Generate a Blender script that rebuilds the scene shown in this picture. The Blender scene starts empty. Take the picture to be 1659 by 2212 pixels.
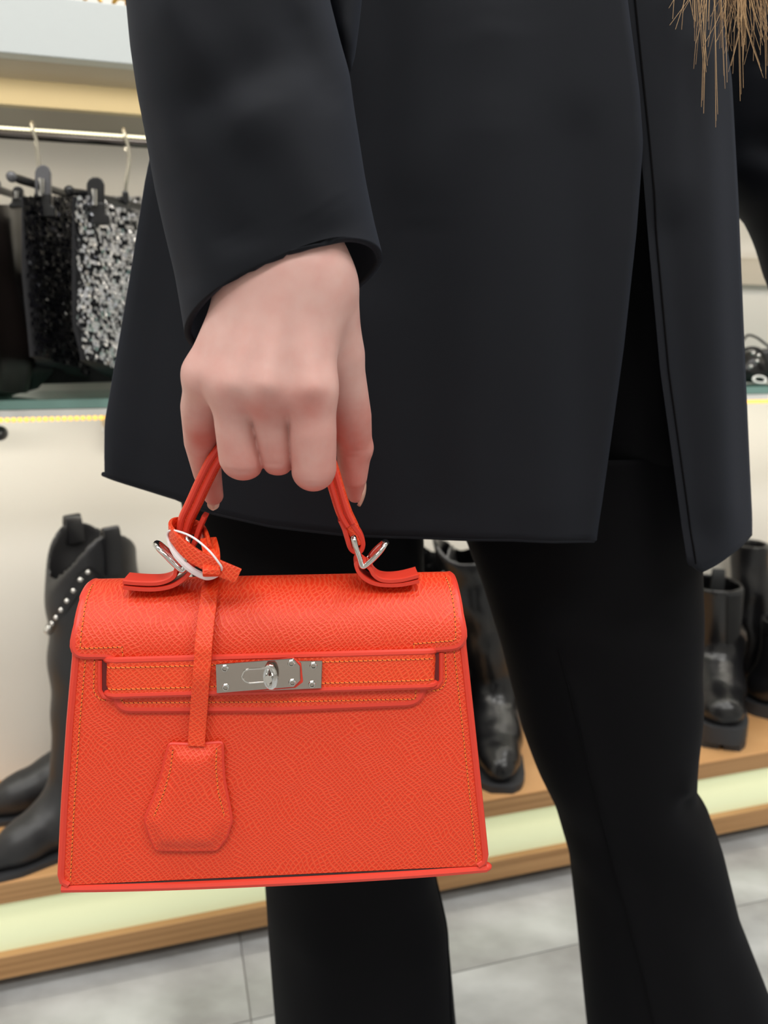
import bpy, bmesh, math, random
import numpy as np
from mathutils import Vector, Matrix

random.seed(7); rng = np.random.default_rng(7)
SC = bpy.context.scene
COL = SC.collection

# ------------------------------------------------------------------ camera
FPX = 1661.0; PITCH = math.atan(0.2203); CAM_H = 0.86
cam_d = bpy.data.cameras.new('camera'); cam = bpy.data.objects.new('camera', cam_d); COL.objects.link(cam)
cam_d.sensor_fit = 'HORIZONTAL'; cam_d.sensor_width = 36.0; cam_d.lens = 36.0 * FPX / 1659.0
cam_d.clip_start = 0.02; cam_d.clip_end = 50
cam.location = (0, 0, CAM_H); cam.rotation_euler = (math.pi/2 - PITCH, 0, 0)
cam_d.dof.use_dof = True; cam_d.dof.focus_distance = 0.375; cam_d.dof.aperture_fstop = 13.0
SC.camera = cam

# ------------------------------------------------------------------ world, lights, exposure
wd = bpy.data.worlds.new('shop_air'); SC.world = wd; wd.use_nodes = True
wd.node_tree.nodes['Background'].inputs[0].default_value = (0.95, 0.97, 1.0, 1)
wd.node_tree.nodes['Background'].inputs[1].default_value = 0.3
SC.view_settings.view_transform = 'Standard'; SC.view_settings.look = 'None'
SC.view_settings.gamma = 1.0; SC.view_settings.exposure = 0.0
SC.view_settings.use_curve_mapping = False

TH = math.radians(15.9)                       # the wall runs 15.9 degrees off the picture plane
WX = np.array([math.cos(TH), math.sin(TH), 0.0]); WN = np.array([-math.sin(TH), math.cos(TH), 0.0])
def W2(s, t, z): return WX*s + WN*t + np.array([0, 0, z])
CEIL = 2.75
def area(name, s, t, z, sx, sy, power, col=(1, 1, 1), rot=None):
    l = bpy.data.lights.new(name, 'AREA'); l.shape = 'RECTANGLE'; l.size = sx; l.size_y = sy; l.energy = power; l.color = col
    o = bpy.data.objects.new(name, l); COL.objects.link(o); o.location = W2(s, t, z)
    o.rotation_euler = (rot or (0, 0, 0)); o.rotation_euler.z += TH
    return o
PANELS = [(-1.3, 0.35), (0.1, 0.3), (1.5, 0.35), (-1.3, -1.1), (0.1, -1.0), (1.5, -1.1)]
for (s, t) in PANELS:
    area('ceiling_lamp', s, t, CEIL-0.03, 0.9, 0.55, 15 if t > 0 else 25, (1.0, 0.98, 0.95))
# led tape lamps: under the pelmet and under the glass shelf, shining on the wall
area('pelmet_led_lamp', 0.4, 1.11, 1.172, 3.4, 0.015, 0.8, (1.0, 0.88, 0.68), (math.radians(25), 0, 0))
area('rail_led_lamp', 0.4, 1.125, 1.110, 3.4, 0.015, 2.6, (1.0, 0.93, 0.82), (math.radians(30), 0, 0))
area('shelf_led_lamp', 0.4, 1.085, 0.770, 3.4, 0.015, 5.0, (1.0, 0.93, 0.82), (math.radians(30), 0, 0))

# ------------------------------------------------------------------ projection helpers (pixel frame 1659 x 2212)
_fw = np.array([0, math.cos(PITCH), -math.sin(PITCH)]); _up = np.array([0, math.sin(PITCH), math.cos(PITCH)]); _rt = np.array([1.0, 0, 0])
CO = np.array([0, 0, CAM_H])
def ray(x, y): return _fw*FPX + _rt*(x-829.5) - _up*(y-1106.0)
def P(x, y, Y):
    d = ray(x, y); return CO + d*(Y/d[1])
def WP(x, y, t):
    d = ray(x, y); return CO + d*(t/(d@WN))
def ON(x, y, z):
    d = ray(x, y); return CO + d*((z-CAM_H)/d[2])
def st(v): return float(v@WX), float(v@WN), float(v[2])

# ------------------------------------------------------------------ object helpers
MW = {}
def lin(c):
    return tuple(((v/255.0)/12.92 if v/255.0 <= 0.04045 else ((v/255.0+0.055)/1.055)**2.4) for v in c)
def thing(name, label, cat, loc=(0, 0, 0), rotz=0.0, group=None):
    o = bpy.data.objects.new(name, None); COL.objects.link(o); o.empty_display_size = 0.05
    o.location = tuple(float(v) for v in loc); o.rotation_euler = (0, 0, rotz)
    o['label'] = label; o['category'] = cat
    if group: o['group'] = group
    MW[o.name] = Matrix.Translation(Vector(o.location)) @ Matrix.Rotation(rotz, 4, 'Z')
    return o
def part(name, V, F, mat, parent=None, smooth=True, local=False, sharp=40, label=None, kind=None, bevel=0, mods=None):
    V = [tuple(float(c) for c in v) for v in V]
    m = Matrix.Identity(4)
    if parent is not None:
        m = MW[parent.name]
        if not local:
            mi = m.inverted(); V = [tuple(mi @ Vector(v)) for v in V]
    me = bpy.data.meshes.new(name); me.from_pydata(V, [], [tuple(int(i) for i in f) for f in F]); me.validate(); me.update()
    bm = bmesh.new(); bm.from_mesh(me)
    bmesh.ops.recalc_face_normals(bm, faces=bm.faces)
    if smooth:
        for f in bm.faces: f.smooth = True
        ca = math.radians(sharp)
        for e in bm.edges:
            if len(e.link_faces) == 2 and e.calc_face_angle(0) > ca: e.smooth = False
    bm.to_mesh(me); bm.free()
    me.materials.append(mat)
    o = bpy.data.objects.new(name, me); COL.objects.link(o)
    if parent is not None: o.parent = parent
    MW[o.name] = m
    if label: o['label'] = label
    if kind: o['kind'] = kind
    if bevel:
        b = o.modifiers.new('bevel', 'BEVEL'); b.width = bevel; b.segments = 2; b.limit_method = 'ANGLE'; b.angle_limit = math.radians(40)
    return o
def tag(o, label, cat, group=None):
    o['label'] = label; o['category'] = cat
    if group: o['group'] = group
    return o
def structure(o): o['kind'] = 'structure'; return o
class MB:
    def __init__(s): s.V = []; s.F = []
    def add(s, V, F):
        n = len(s.V); s.V += [tuple(float(c) for c in v) for v in V]; s.F += [tuple(i+n for i in f) for f in F]; return s
    def part(s, name, mat, parent=None, **k): return part(name, s.V, s.F, mat, parent, **k)
BOXF = [(0, 1, 3, 2), (4, 6, 7, 5), (0, 4, 5, 1), (2, 3, 7, 6), (0, 2, 6, 4), (1, 5, 7, 3)]
def wbox(s0, s1, t0, t1, z0, z1):
    return [W2(s, t, z) for s in (s0, s1) for t in (t0, t1) for z in (z0, z1)], BOXF
def lbox(x0, x1, y0, y1, z0, z1):
    return [(x, y, z) for x in (x0, x1) for y in (y0, y1) for z in (z0, z1)], BOXF
def catmull(pts, n=8, closed=False):
    pts = [np.array(p, float) for p in pts]; out = []; N = len(pts)
    rngi = range(N if closed else N-1)
    for i in rngi:
        g = (lambda k: pts[k % N]) if closed else (lambda k: pts[min(max(k, 0), N-1)])
        p0, p1, p2, p3 = g(i-1), g(i), g(i+1), g(i+2)
        for k in range(n):
            t = k/n
            out.append(0.5*((2*p1)+(-p0+p2)*t+(2*p0-5*p1+4*p2-p3)*t*t+(-p0+3*p1-3*p2+p3)*t**3))
    if not closed: out.append(pts[-1])
    return out
def frames(path, closed=False, upv=None):
    n = len(path); T = []
    for i in range(n):
        a = path[(i-1) % n] if closed else path[max(i-1, 0)]; b = path[(i+1) % n] if closed else path[min(i+1, n-1)]
        d = b-a; T.append(d/(np.linalg.norm(d)+1e-12))
    N = []
    u = np.array([0.13, 0.97, 0.21]) if upv is None else np.array(upv, float)
    for i in range(n):
        v = u - T[i]*(u@T[i]); v /= (np.linalg.norm(v)+1e-12); N.append(v)
        if upv is None: u = v
    return T, N
def tube(path, r, seg=8, closed=False, upv=None, r2=None, power=2.0, caps=True):
    """r: radius along N (scalar or list), r2: radius along the binormal"""
    path = [np.array(p, float) for p in path]; n = len(path)
    R = r if hasattr(r, '__len__') else [r]*n; R2 = R if r2 is None else (r2 if hasattr(r2, '__len__') else [r2]*n)
    T, N = frames(path, closed, upv); V = []; F = []
    for i in range(n):
        B = np.cross(T[i], N[i])
        for k in range(seg):
            a = 2*math.pi*(k+0.5)/seg; c, s_ = math.cos(a), math.sin(a)
            cc = math.copysign(abs(c)**(2/power), c); ss = math.copysign(abs(s_)**(2/power), s_)
            V.append(path[i]+N[i]*cc*R[i]+B*ss*R2[i])
    for i in range(n if closed else n-1):
        j = (i+1) % n
        for k in range(seg):
            l = (k+1) % seg; F.append((i*seg+k, i*seg+l, j*seg+l, j*seg+k))
    if caps and not closed:
        F.append(tuple(range(seg))[::-1]); F.append(tuple((n-1)*seg+k for k in range(seg)))
    return V, F
def ellipsoid(c, ax, nu=12, nv=8, M=None):
    V = []; F = []
    for j in range(nv+1):
        th = math.pi*j/nv
        for i in range(nu):
            a = 2*math.pi*i/nu
            v = np.array([ax[0]*math.sin(th)*math.cos(a), ax[1]*math.sin(th)*math.sin(a), ax[2]*math.cos(th)])
            if M is not None: v = M@v
            V.append(np.array(c)+v)
    for j in range(nv):
        for i in range(nu):
            k = (i+1) % nu; F.append((j*nu+i, (j+1)*nu+i, (j+1)*nu+k, j*nu+k))
    return V, F
def extrude_poly(pts, d):
    n = len(pts); d = np.array(d, float)
    V = [np.array(p, float) for p in pts]+[np.array(p, float)+d for p in pts]
    F = [tuple(range(n))[::-1], tuple(range(n, 2*n))]+[(i, (i+1) % n, n+(i+1) % n, n+i) for i in range(n)]
    return V, F

# ------------------------------------------------------------------ implicit surfaces
def cone(X, a, b, ra, rb):
    a = np.array(a); b = np.array(b); ab = b-a; L2 = ab@ab
    t = np.clip(((X-a)@ab)/L2, 0, 1)
    return np.linalg.norm(X-a-t[..., None]*ab, axis=-1)-(ra+(rb-ra)*t)
def smin(a, b, k):
    h = np.clip(0.5+0.5*(b-a)/k, 0, 1); return b*(1-h)+a*h-k*h*(1-h)
def smax(a, b, k): return -smin(-a, -b, k)
def nets(fun, lo, hi, res):
    lo = np.array(lo, float); hi = np.array(hi, float); n = np.ceil((hi-lo)/res).astype(int)+1
    ax = [lo[i]+np.arange(n[i])*res for i in range(3)]
    X = np.stack(np.meshgrid(*ax, indexing='ij'), -1).astype(np.float32)
    v = np.empty(n, np.float32)
    for i in range(0, n[0], 16): v[i:i+16] = fun(X[i:i+16])
    s = v < 0; C = n-1
    acc = np.zeros(tuple(C)+(3,)); cnt = np.zeros(tuple(C))
    sl = lambda o: tuple(slice(o[i], C[i]+o[i]) for i in range(3))
    for axis in range(3):
        o1, o2 = [i for i in range(3) if i != axis]
        for p in (0, 1):
            for q in (0, 1):
                a = [0, 0, 0]; a[o1] = p; a[o2] = q; b = list(a); b[axis] = 1
                va = v[sl(a)]; vb = v[sl(b)]; cr = (va < 0) != (vb < 0)
                t = np.where(cr, va/np.where(cr, va-vb, 1), 0)
                pos = np.zeros(tuple(C)+(3,)); pos[..., o1] = p; pos[..., o2] = q; pos[..., axis] = t
                acc += pos*cr[..., None]; cnt += cr
    act = cnt > 0; idx = -np.ones(tuple(C), int); idx[act] = np.arange(act.sum())
    ijk = np.argwhere(act); V = lo+(ijk+acc[act]/cnt[act][:, None])*res
    F = []
    for axis in range(3):
        o1, o2 = [(1, 2), (2, 0), (0, 1)][axis]
        a = [slice(None)]*3; b = [slice(None)]*3; a[axis] = slice(0, -1); b[axis] = slice(1, None)
        sa = s[tuple(a)]; cr = sa != s[tuple(b)]
        e = np.argwhere(cr); e = e[(e[:, o1] > 0) & (e[:, o2] > 0) & (e[:, o1] < n[o1]-1) & (e[:, o2] < n[o2]-1)]
        fl = sa[tuple(e.T)]
        def g(d1, d2):
            q = e.copy(); q[:, o1] -= d1; q[:, o2] -= d2; return idx[tuple(q.T)]
        quad = np.stack([g(1, 1), g(0, 1), g(0, 0), g(1, 0)], 1); quad[~fl] = quad[~fl][:, ::-1]
        F.append(quad)
    return V, np.concatenate(F)

# ------------------------------------------------------------------ materials
def mat(name, col, rough=0.6, metal=0.0, spec=0.5, **k):
    m = bpy.data.materials.new(name); m.use_nodes = True; nt = m.node_tree; b = nt.nodes['Principled BSDF']
    b.inputs['Base Color'].default_value = (*lin(col), 1); b.inputs['Roughness'].default_value = rough
    b.inputs['Metallic'].default_value = metal; b.inputs['Specular IOR Level'].default_value = spec
    N = nt.nodes.new; Lk = nt.links.new
    tc = N('ShaderNodeTexCoord')
    def noise(scale, detail=3, stretch=(1, 1, 1), rot=(0, 0, 0)):
        mp = N('ShaderNodeMapping'); mp.inputs['Scale'].default_value = stretch; mp.inputs['Rotation'].default_value = rot
        Lk(tc.outputs['Object'], mp.inputs[0]); t = N('ShaderNodeTexNoise'); t.inputs['Scale'].default_value = scale
        t.inputs['Detail'].default_value = detail; Lk(mp.outputs[0], t.inputs['Vector']); return t
    if 'var' in k:                       # colour variation: (scale, second colour, stretch)
        sc, c2, stv = k['var']; t = noise(sc, 4, stv)
        cr = N('ShaderNodeValToRGB'); cr.color_ramp.elements[0].position = 0.35; cr.color_ramp.elements[1].position = 0.68
        cr.color_ramp.elements[0].color = (*lin(col), 1); cr.color_ramp.elements[1].color = (*lin(c2), 1)
        Lk(t.outputs[0], cr.inputs[0]); Lk(cr.outputs[0], b.inputs['Base Color'])
    if 'bump' in k:                      # (scale, strength, distance, stretch)
        sc, stg, dist, stv = k['bump']; t = noise(sc, 3, stv, k.get('rot', (0, 0, 0)))
        bp = N('ShaderNodeBump'); bp.inputs['Strength'].default_value = stg; bp.inputs['Distance'].default_value = dist
        Lk(t.outputs[0], bp.inputs['Height']); Lk(bp.outputs[0], b.inputs['Normal'])
    if 'weave' in k:
        sc, stg = k['weave']; w1 = N('ShaderNodeTexWave'); w2 = N('ShaderNodeTexWave')
        for w_, d in ((w1, 'X'), (w2, 'Z')):
            w_.bands_direction = d; w_.inputs['Scale'].default_value = sc; w_.inputs['Distortion'].default_value = 0.6
            w_.inputs['Detail'].default_value = 1; Lk(tc.outputs['Object'], w_.inputs['Vector'])
        a = N('ShaderNodeMath'); a.operation = 'ADD'; Lk(w1.outputs[1], a.inputs[0]); Lk(w2.outputs[1], a.inputs[1])
        bp = N('ShaderNodeBump'); bp.inputs['Strength'].default_value = stg; bp.inputs['Distance'].default_value = 0.0002
        Lk(a.outputs[0], bp.inputs['Height']); Lk(bp.outputs[0], b.inputs['Normal'])
    if 'sheen' in k:
        b.inputs['Sheen Weight'].default_value = k['sheen'][0]; b.inputs['Sheen Roughness'].default_value = 0.5
        b.inputs['Sheen Tint'].default_value = (*lin(k['sheen'][1]), 1)
    if 'emit' in k:
        b.inputs['Emission Color'].default_value = (*lin(k['emit'][0]), 1); b.inputs['Emission Strength'].default_value = k['emit'][1]
    if 'sss' in k:
        b.inputs['Subsurface Weight'].default_value = k['sss'][0]; b.inputs['Subsurface Radius'].default_value = (1.0, 0.35, 0.2)
        b.inputs['Subsurface Scale'].default_value = k['sss'][1]
    if 'coat' in k: b.inputs['Coat Weight'].default_value = k['coat']; b.inputs['Coat Roughness'].default_value = 0.15
    return m
def leather_grain(name, col, hi, scale=620, rough=0.5, strength=0.5):
    m = mat(name, col, rough); nt = m.node_tree; b = nt.nodes['Principled BSDF']; N = nt.nodes.new; Lk = nt.links.new
    tc = [n for n in nt.nodes if n.type == 'TEX_COORD'][0]
    # pressed crosshatch: two families of wavering lines cross at an angle, pebbles stand between them
    dn = N('ShaderNodeTexNoise'); dn.inputs['Scale'].default_value = 60; dn.inputs['Detail'].default_value = 1.5
    Lk(tc.outputs['Object'], dn.inputs['Vector'])
    mx = N('ShaderNodeVectorMath'); mx.operation = 'MULTIPLY_ADD'; Lk(dn.outputs[1], mx.inputs[0])
    mx.inputs[1].default_value = (0.007, 0.007, 0.007); Lk(tc.outputs['Object'], mx.inputs[2])
    vs = []
    for ang, per in ((-52, 0.00155), (38, 0.00200)):
        mp = N('ShaderNodeMapping'); mp.inputs['Rotation'].default_value = (0, math.radians(ang), 0); Lk(mx.outputs[0], mp.inputs[0])
        w = N('ShaderNodeTexWave'); w.bands_direction = 'X'; w.inputs['Scale'].default_value = 0.314/per; w.inputs['Distortion'].default_value = 3.4
        w.inputs['Detail'].default_value = 2.0; w.inputs['Detail Scale'].default_value = 1.1; Lk(mp.outputs[0], w.inputs['Vector'])
        vs.append(w)
    mm = N('ShaderNodeMath'); mm.operation = 'MAXIMUM'; Lk(vs[0].outputs[1], mm.inputs[0]); Lk(vs[1].outputs[1], mm.inputs[1])
    cr = N('ShaderNodeValToRGB'); cr.color_ramp.elements[0].position = 0.62; cr.color_ramp.elements[1].position = 0.97
    cr.color_ramp.elements[0].color = (*lin(col), 1); cr.color_ramp.elements[1].color = (*lin(hi), 1)  # lighter lines paint the ridge highlights into the colour
    Lk(mm.outputs[0], cr.inputs[0]); Lk(cr.outputs[0], b.inputs['Base Color'])
    pw = N('ShaderNodeMath'); pw.operation = 'POWER'; Lk(mm.outputs[0], pw.inputs[0]); pw.inputs[1].default_value = 3.0
    bp = N('ShaderNodeBump'); bp.inputs['Strength'].default_value = strength; bp.inputs['Distance'].default_value = 0.00028; bp.invert = False
    Lk(pw.outputs[0], bp.inputs['Height']); Lk(bp.outputs[0], b.inputs['Normal'])
    return m
M = {}
M['wall'] = mat('cream_wall_paint', (228, 224, 216), 0.45, bump=(30, 0.05, 0.001, (1, 1, 1)))
M['room'] = mat('plain_room_paint', (225, 224, 220), 0.8)
M['ceil'] = mat('ceiling_paint', (238, 238, 236), 0.8)
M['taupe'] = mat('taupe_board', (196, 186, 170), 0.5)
M['warmlit'] = mat('warmlit_board', (232, 214, 172), 0.5)  # warm tone of the led-lit band is put into the colour
M['white_board'] = mat('white_gloss_board', (206, 212, 212), 0.35)
M['wood'] = mat('oak_veneer', (204, 158, 108), 0.45, var=(6, (184, 136, 86), (1, 1, 14)), bump=(40, 0.1, 0.0005, (1, 1, 10)))
M['wood_edge'] = mat('oak_edge_banding', (190, 146, 98), 0.5, var=(3, (160, 118, 74), (0.6, 0.6, 60)))
M['plinth'] = mat('dark_plinth', (70, 62, 54), 0.6)
M['tile'] = mat('grey_floor_tile', (150, 151, 151), 0.2, var=(5.5, (196, 199, 200), (1, 1.6, 1)))
M['grout'] = mat('grout', (150, 146, 140), 0.8)
M['glass'] = mat('shelf_glass', (120, 165, 155), 0.03); M['glass'].node_tree.nodes['Principled BSDF'].inputs['Transmission Weight'].default_value = 0.6
M['glass_edge'] = mat('glass_edge_teal', (120, 156, 148), 0.12)
M['alu'] = mat('brushed_aluminium', (200, 200, 202), 0.3, 0.9)
M['chrome'] = mat('polished_chrome', (215, 214, 212), 0.08, 1.0)
M['plate'] = mat('lock_plate_chrome', (176, 168, 162), 0.12, 1.0)  # darker chrome: dark reflections on the plates put into the colour
M['rail'] = mat('dark_chrome_rail', (110, 104, 100), 0.2, 1.0)
M['led_warm'] = mat('gold_led', (200, 150, 60), 0.3, emit=((255, 205, 90), 1.3))
M['led_white'] = mat('white_led', (250, 245, 220), 0.3, emit=((255, 245, 205), 1.5))
M['panel_lamp'] = mat('lamp_diffuser', (250, 250, 248), 0.4, emit=((255, 250, 240), 3.0))
M['gold'] = mat('gold_metal', (214, 170, 84), 0.2, 1.0)
M['white_plastic'] = mat('white_plastic', (232, 232, 228), 0.4)
M['black_plastic'] = mat('black_plastic', (26, 27, 29), 0.3)
M['grey_plastic'] = mat('smoky_plastic', (96, 96, 100), 0.2)
M['bead'] = mat('pale_hanger_wire', (214, 208, 192), 0.25, 0.7)
M['orange'] = leather_grain('orange_grained_leather', (218, 50, 12), (226, 76, 40), 640, 0.5, 0.6)
M['orange_side'] = leather_grain('orange_grained_leather_bright', (222, 55, 12), (230, 80, 38), 640, 0.5, 0.55)
M['orange_edge'] = mat('orange_painted_edge', (212, 58, 40), 0.42)
M['slot_shade'] = mat('slot_shade_red', (96, 12, 12), 0.6)
M['gap'] = mat('seam_gap_shade', (38, 6, 8), 0.7)
M['thread'] = mat('amber_thread', (240, 128, 52), 0.55)
M['needle_hole'] = mat('needle_hole', (60, 14, 8), 0.8)
M['string'] = mat('white_string', (238, 232, 234), 0.5)
M['cloth'] = mat('black_suit_cloth', (20, 22, 27), 0.78, spec=0.16, weave=(1800, 0.12), sheen=(0.07, (150, 165, 200)), var=(5, (24, 26, 31), (1, 1, 1)))
M['trouser'] = mat('black_trouser_cloth', (9, 9, 11), 0.85, spec=0.09, weave=(1800, 0.1), sheen=(0.02, (150, 160, 190)))
M['lining'] = mat('black_lining', (8, 8, 10), 0.95, spec=0.1)
M['hair'] = mat('light_brown_hair', (204, 168, 124), 0.4, var=(90, (126, 98, 70), (1, 1, 0.1)))
M['nail'] = mat('natural_nail', (226, 186, 168), 0.2, sss=(0.2, 0.002), coat=0.5)
M['bleather'] = mat('black_boot_leather', (24, 24, 26), 0.32, bump=(60, 0.12, 0.002, (1, 1, 1)))
M['bleather_gloss'] = mat('polished_black_leather', (18, 18, 20), 0.28, bump=(30, 0.25, 0.004, (1, 1, 1)))
M['bleather_matte'] = mat('soft_matte_black_leather', (34, 34, 36), 0.42, bump=(40, 0.1, 0.002, (1, 1, 1)))
M['rubber'] = mat('black_rubber_sole', (44, 45, 48), 0.6)
M['elastic'] = mat('black_elastic', (18, 20, 22), 0.85)
M['sequin_base'] = mat('dark_net_cloth', (20, 20, 24), 0.8)
M['sequin'] = mat('silver_sequin', (214, 216, 224), 0.22, 0.95)
M['sequin_black'] = mat('black_sequin', (28, 28, 34), 0.25, 0.6)
M['satin'] = mat('brown_black_satin', (38, 32, 30), 0.3)
M['bgcloth'] = mat('dull_black_cloth', (18, 18, 20), 0.7)
def skin_material():
    m = mat('skin', (222, 170, 152), 0.48, sss=(0.12, 0.004), bump=(500, 0.12, 0.0003, (1, 1, 1)))
    nt = m.node_tree; b = nt.nodes['Principled BSDF']; N = nt.nodes.new; Lk = nt.links.new
    at = N('ShaderNodeAttribute'); at.attribute_name = 'flush_shade'
    mx = N('ShaderNodeMix'); mx.data_type = 'RGBA'; Lk(at.outputs['Fac'], mx.inputs[0])
    mx.inputs[6].default_value = (*lin((214, 174, 166)), 1); mx.inputs[7].default_value = (*lin((190, 102, 90)), 1)
    tc = [n for n in nt.nodes if n.type == 'TEX_COORD'][0]; t = N('ShaderNodeTexNoise'); t.inputs['Scale'].default_value = 95; t.inputs['Detail'].default_value = 4
    Lk(tc.outputs['Object'], t.inputs['Vector']); ma = N('ShaderNodeMath'); ma.operation = 'MULTIPLY_ADD'; ma.inputs[1].default_value = 0.55
    sb_ = N('ShaderNodeMath'); sb_.operation = 'SUBTRACT'; Lk(t.outputs[0], sb_.inputs[0]); sb_.inputs[1].default_value = 0.5
    Lk(sb_.outputs[0], ma.inputs[0]); Lk(at.outputs['Fac'], ma.inputs[2]); Lk(ma.outputs[0], mx.inputs[0])
    Lk(mx.outputs[2], b.inputs['Base Color']); return m
M['skin'] = skin_material()
def panel_glow():
    m = mat('backlit_frosted_panel', (226, 230, 196), 0.35); nt = m.node_tree; b = nt.nodes['Principled BSDF']; N = nt.nodes.new; Lk = nt.links.new
    tc = [n for n in nt.nodes if n.type == 'TEX_COORD'][0]
    sx = N('ShaderNodeSeparateXYZ'); Lk(tc.outputs['Object'], sx.inputs[0])
    mr = N('ShaderNodeMapRange'); mr.inputs['From Min'].default_value = 0.057; mr.inputs['From Max'].default_value = 0.133
    Lk(sx.outputs[2], mr.inputs['Value'])
    cr = N('ShaderNodeValToRGB'); e = cr.color_ramp.elements
    e[0].position = 0; e[0].color = (*lin((146, 160, 126)), 1); e[1].position = 1; e[1].color = (*lin((156, 168, 126)), 1)
    x = e.new(0.6); x.color = (*lin((202, 204, 154)), 1)
    Lk(mr.outputs[0], cr.inputs[0]); Lk(cr.outputs[0], b.inputs['Emission Color']); b.inputs['Emission Strength'].default_value = 0.62
    return m
M['glow'] = panel_glow()

# ================================================================== the setting
S0, S1 = -1.6, 3.4; TW = 1.255
structure(part('wall_back', *wbox(S0-1.2, S1, TW, TW+0.1, 0, CEIL), M['wall'], smooth=False))
structure(part('wall_left', *wbox(S0-1.3, S0-1.2, -3.2, TW+0.1, 0, CEIL), M['room'], smooth=False))
structure(part('wall_right', *wbox(S1, S1+0.1, -3.2, TW+0.1, 0, CEIL), M['room'], smooth=False))
structure(part('wall_front', *wbox(S0-1.3, S1+0.1, -3.3, -3.2, 0, CEIL), M['room'], smooth=False))
structure(part('ceiling', *wbox(S0-1.3, S1+0.1, -3.3, TW+0.1, CEIL, CEIL+0.1), M['ceil'], smooth=False))
fl = structure(part('floor', *wbox(S0-1.3, S1+0.1, -3.3, TW+0.1, -0.06, -0.004), M['grout'], smooth=False))
TS = 0.6
tb = [W2(x, y, z) for x in (0, TS-0.0016) for y in (0, TS-0.0016) for z in (-0.0040, 0.0)]
t0s, t0t = 0.063-3*TS, 0.85-3*TS
first = None
for i in range(8):
    for j in range(4):
        s_, t_ = t0s+i*TS, t0t+j*TS
        if t_ > TW: continue
        if first is None:
            first = part('tile', tb, BOXF, M['tile'], fl, smooth=False); o = first
        else:
            o = first.copy(); COL.objects.link(o); o.parent = fl
        o.location = W2(s_, t_, 0)
# wall batten on the right, pelmet and stepped boards above
structure(part('trim_1', *wbox(0.55, S1, TW-0.012, TW, 0.965, 1.012), M['taupe'], smooth=False))  # batten's darker taupe stands in for the weaker light on it
pel = thing('shelf_pelmet', 'white boxed display shelf high above the clothes rail, sand board beneath', 'shelf', W2(0.4, 1.15, 1.18))
part('front_board', *wbox(S0, S1, 1.05, 1.072, 1.183, 1.2455), M['white_board'], pel, smooth=False, bevel=0.001)
part('top_board', *wbox(S0, S1, 1.072, TW, 1.230, 1.244), M['white_board'], pel, smooth=False)
part('soffit_board', *wbox(S0, S1, 1.072, 1.145, 1.183, 1.190), M['taupe'], pel, smooth=False)
part('inner_board', *wbox(S0, S1, 1.145, 1.16, 1.153, 1.19), M['warmlit'], pel, smooth=False)
part('inner_soffit', *wbox(S0, S1, 1.16, TW, 1.153, 1.16), M['taupe'], pel, smooth=False)
for k, (x, y) in enumerate([(200, 0), (262, 0), (290, 2)]):
    c = WP(x, y, 1.075); c[2] = 1.2440+0.009
    a = [(c+WX*0.009*math.cos(q)+np.array([0, 0, 0.009*math.sin(q)])) for q in np.linspace(0, 2*math.pi, 24, endpoint=False)]
    o = part('gold_ring_ornament', *tube(a, 0.0025, 6, closed=True), M['gold'])
    tag(o, ['gold ring ornament on the high white shelf, leftmost of three', 'gold ring ornament on the high white shelf, middle of three',
            'gold ring ornament on the high white shelf, nearest the sleeve'][k], 'ornament', 'gold ornaments on the high shelf')

# clothes rail with led tape
rail = thing('clothes_rail', 'dark chrome clothes rail with a line of white lights along its top', 'rail', W2(0.4, 1.12, 1.11))
rp = [W2(s_, 1.12, 1.112) for s_ in (S0, S1)]
part('rail_tube', *tube(rp, 0.0055, 12, upv=(0, 0, 1), r2=0.007), M['rail'], rail)
part('led_strip', *wbox(S0, S1, 1.1145, 1.1185, 1.1165, 1.1195), M['white_plastic'], rail, smooth=False)
b = MB()
for k in range(520):
    s_ = -0.7+k*0.0046
    b.add(*wbox(s_, s_+0.0034, 1.1130, 1.1148, 1.1166, 1.1194))
b.part('light_dots', M['led_white'], rail, smooth=False, kind='stuff')
for s_ in (-1.2, 0.45, 2.2):
    part('rail_bracket', *wbox(s_, s_+0.02, 1.12, TW, 1.105, 1.118), M['rail'], rail, smooth=False)

# glass shelf
gs = thing('glass_shelf', 'green edged glass shelf on the cream wall with gold lights beneath', 'shelf', W2(0.4, 1.15, 0.785))
part('glass_pane', *wbox(S0, S1, 1.056, TW, 0.778, 0.790), M['glass'], gs, smooth=False)
part('pane_edge', *wbox(S0, S1, 1.053, 1.056, 0.7785, 0.7895), M['glass_edge'], gs, smooth=False)
part('shelf_rail', *wbox(S0, S1, 1.054, 1.068, 0.7685, 0.7775), M['white_plastic'], gs, smooth=False)
b = MB()
for k in range(270):
    s_ = -0.5+k*0.0074
    b.add(*ellipsoid(W2(s_, 1.056, 0.7655), (0.0036, 0.0036, 0.0032), 8, 4))
b.part('gold_light_dots', M['led_warm'], gs, kind='stuff')
for s_, nm in ((-0.08, 0), (0.62, 1), (1.32, 1)):
    part('bracket', *wbox(s_, s_+0.035, 1.065, TW, 0.745, 0.768), M['white_plastic'], gs, smooth=False, bevel=0.002)
o = part('wall_clip', *wbox(-0.084, -0.066, 1.235, TW, 0.70, 0.74), M['black_plastic'], smooth=False, bevel=0.002)
tag(o, 'small black wall clip under the glass shelf bracket by the jacket', 'clip')
q = WP(0, 936, 1.2); s_, t_, z_ = st(q)
o = part('wall_hook', *ellipsoid(q, (0.010, 0.014, 0.011)), M['black_plastic'])
tag(o, 'dark round wall hook at left edge under the glass shelf', 'hook')

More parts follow.
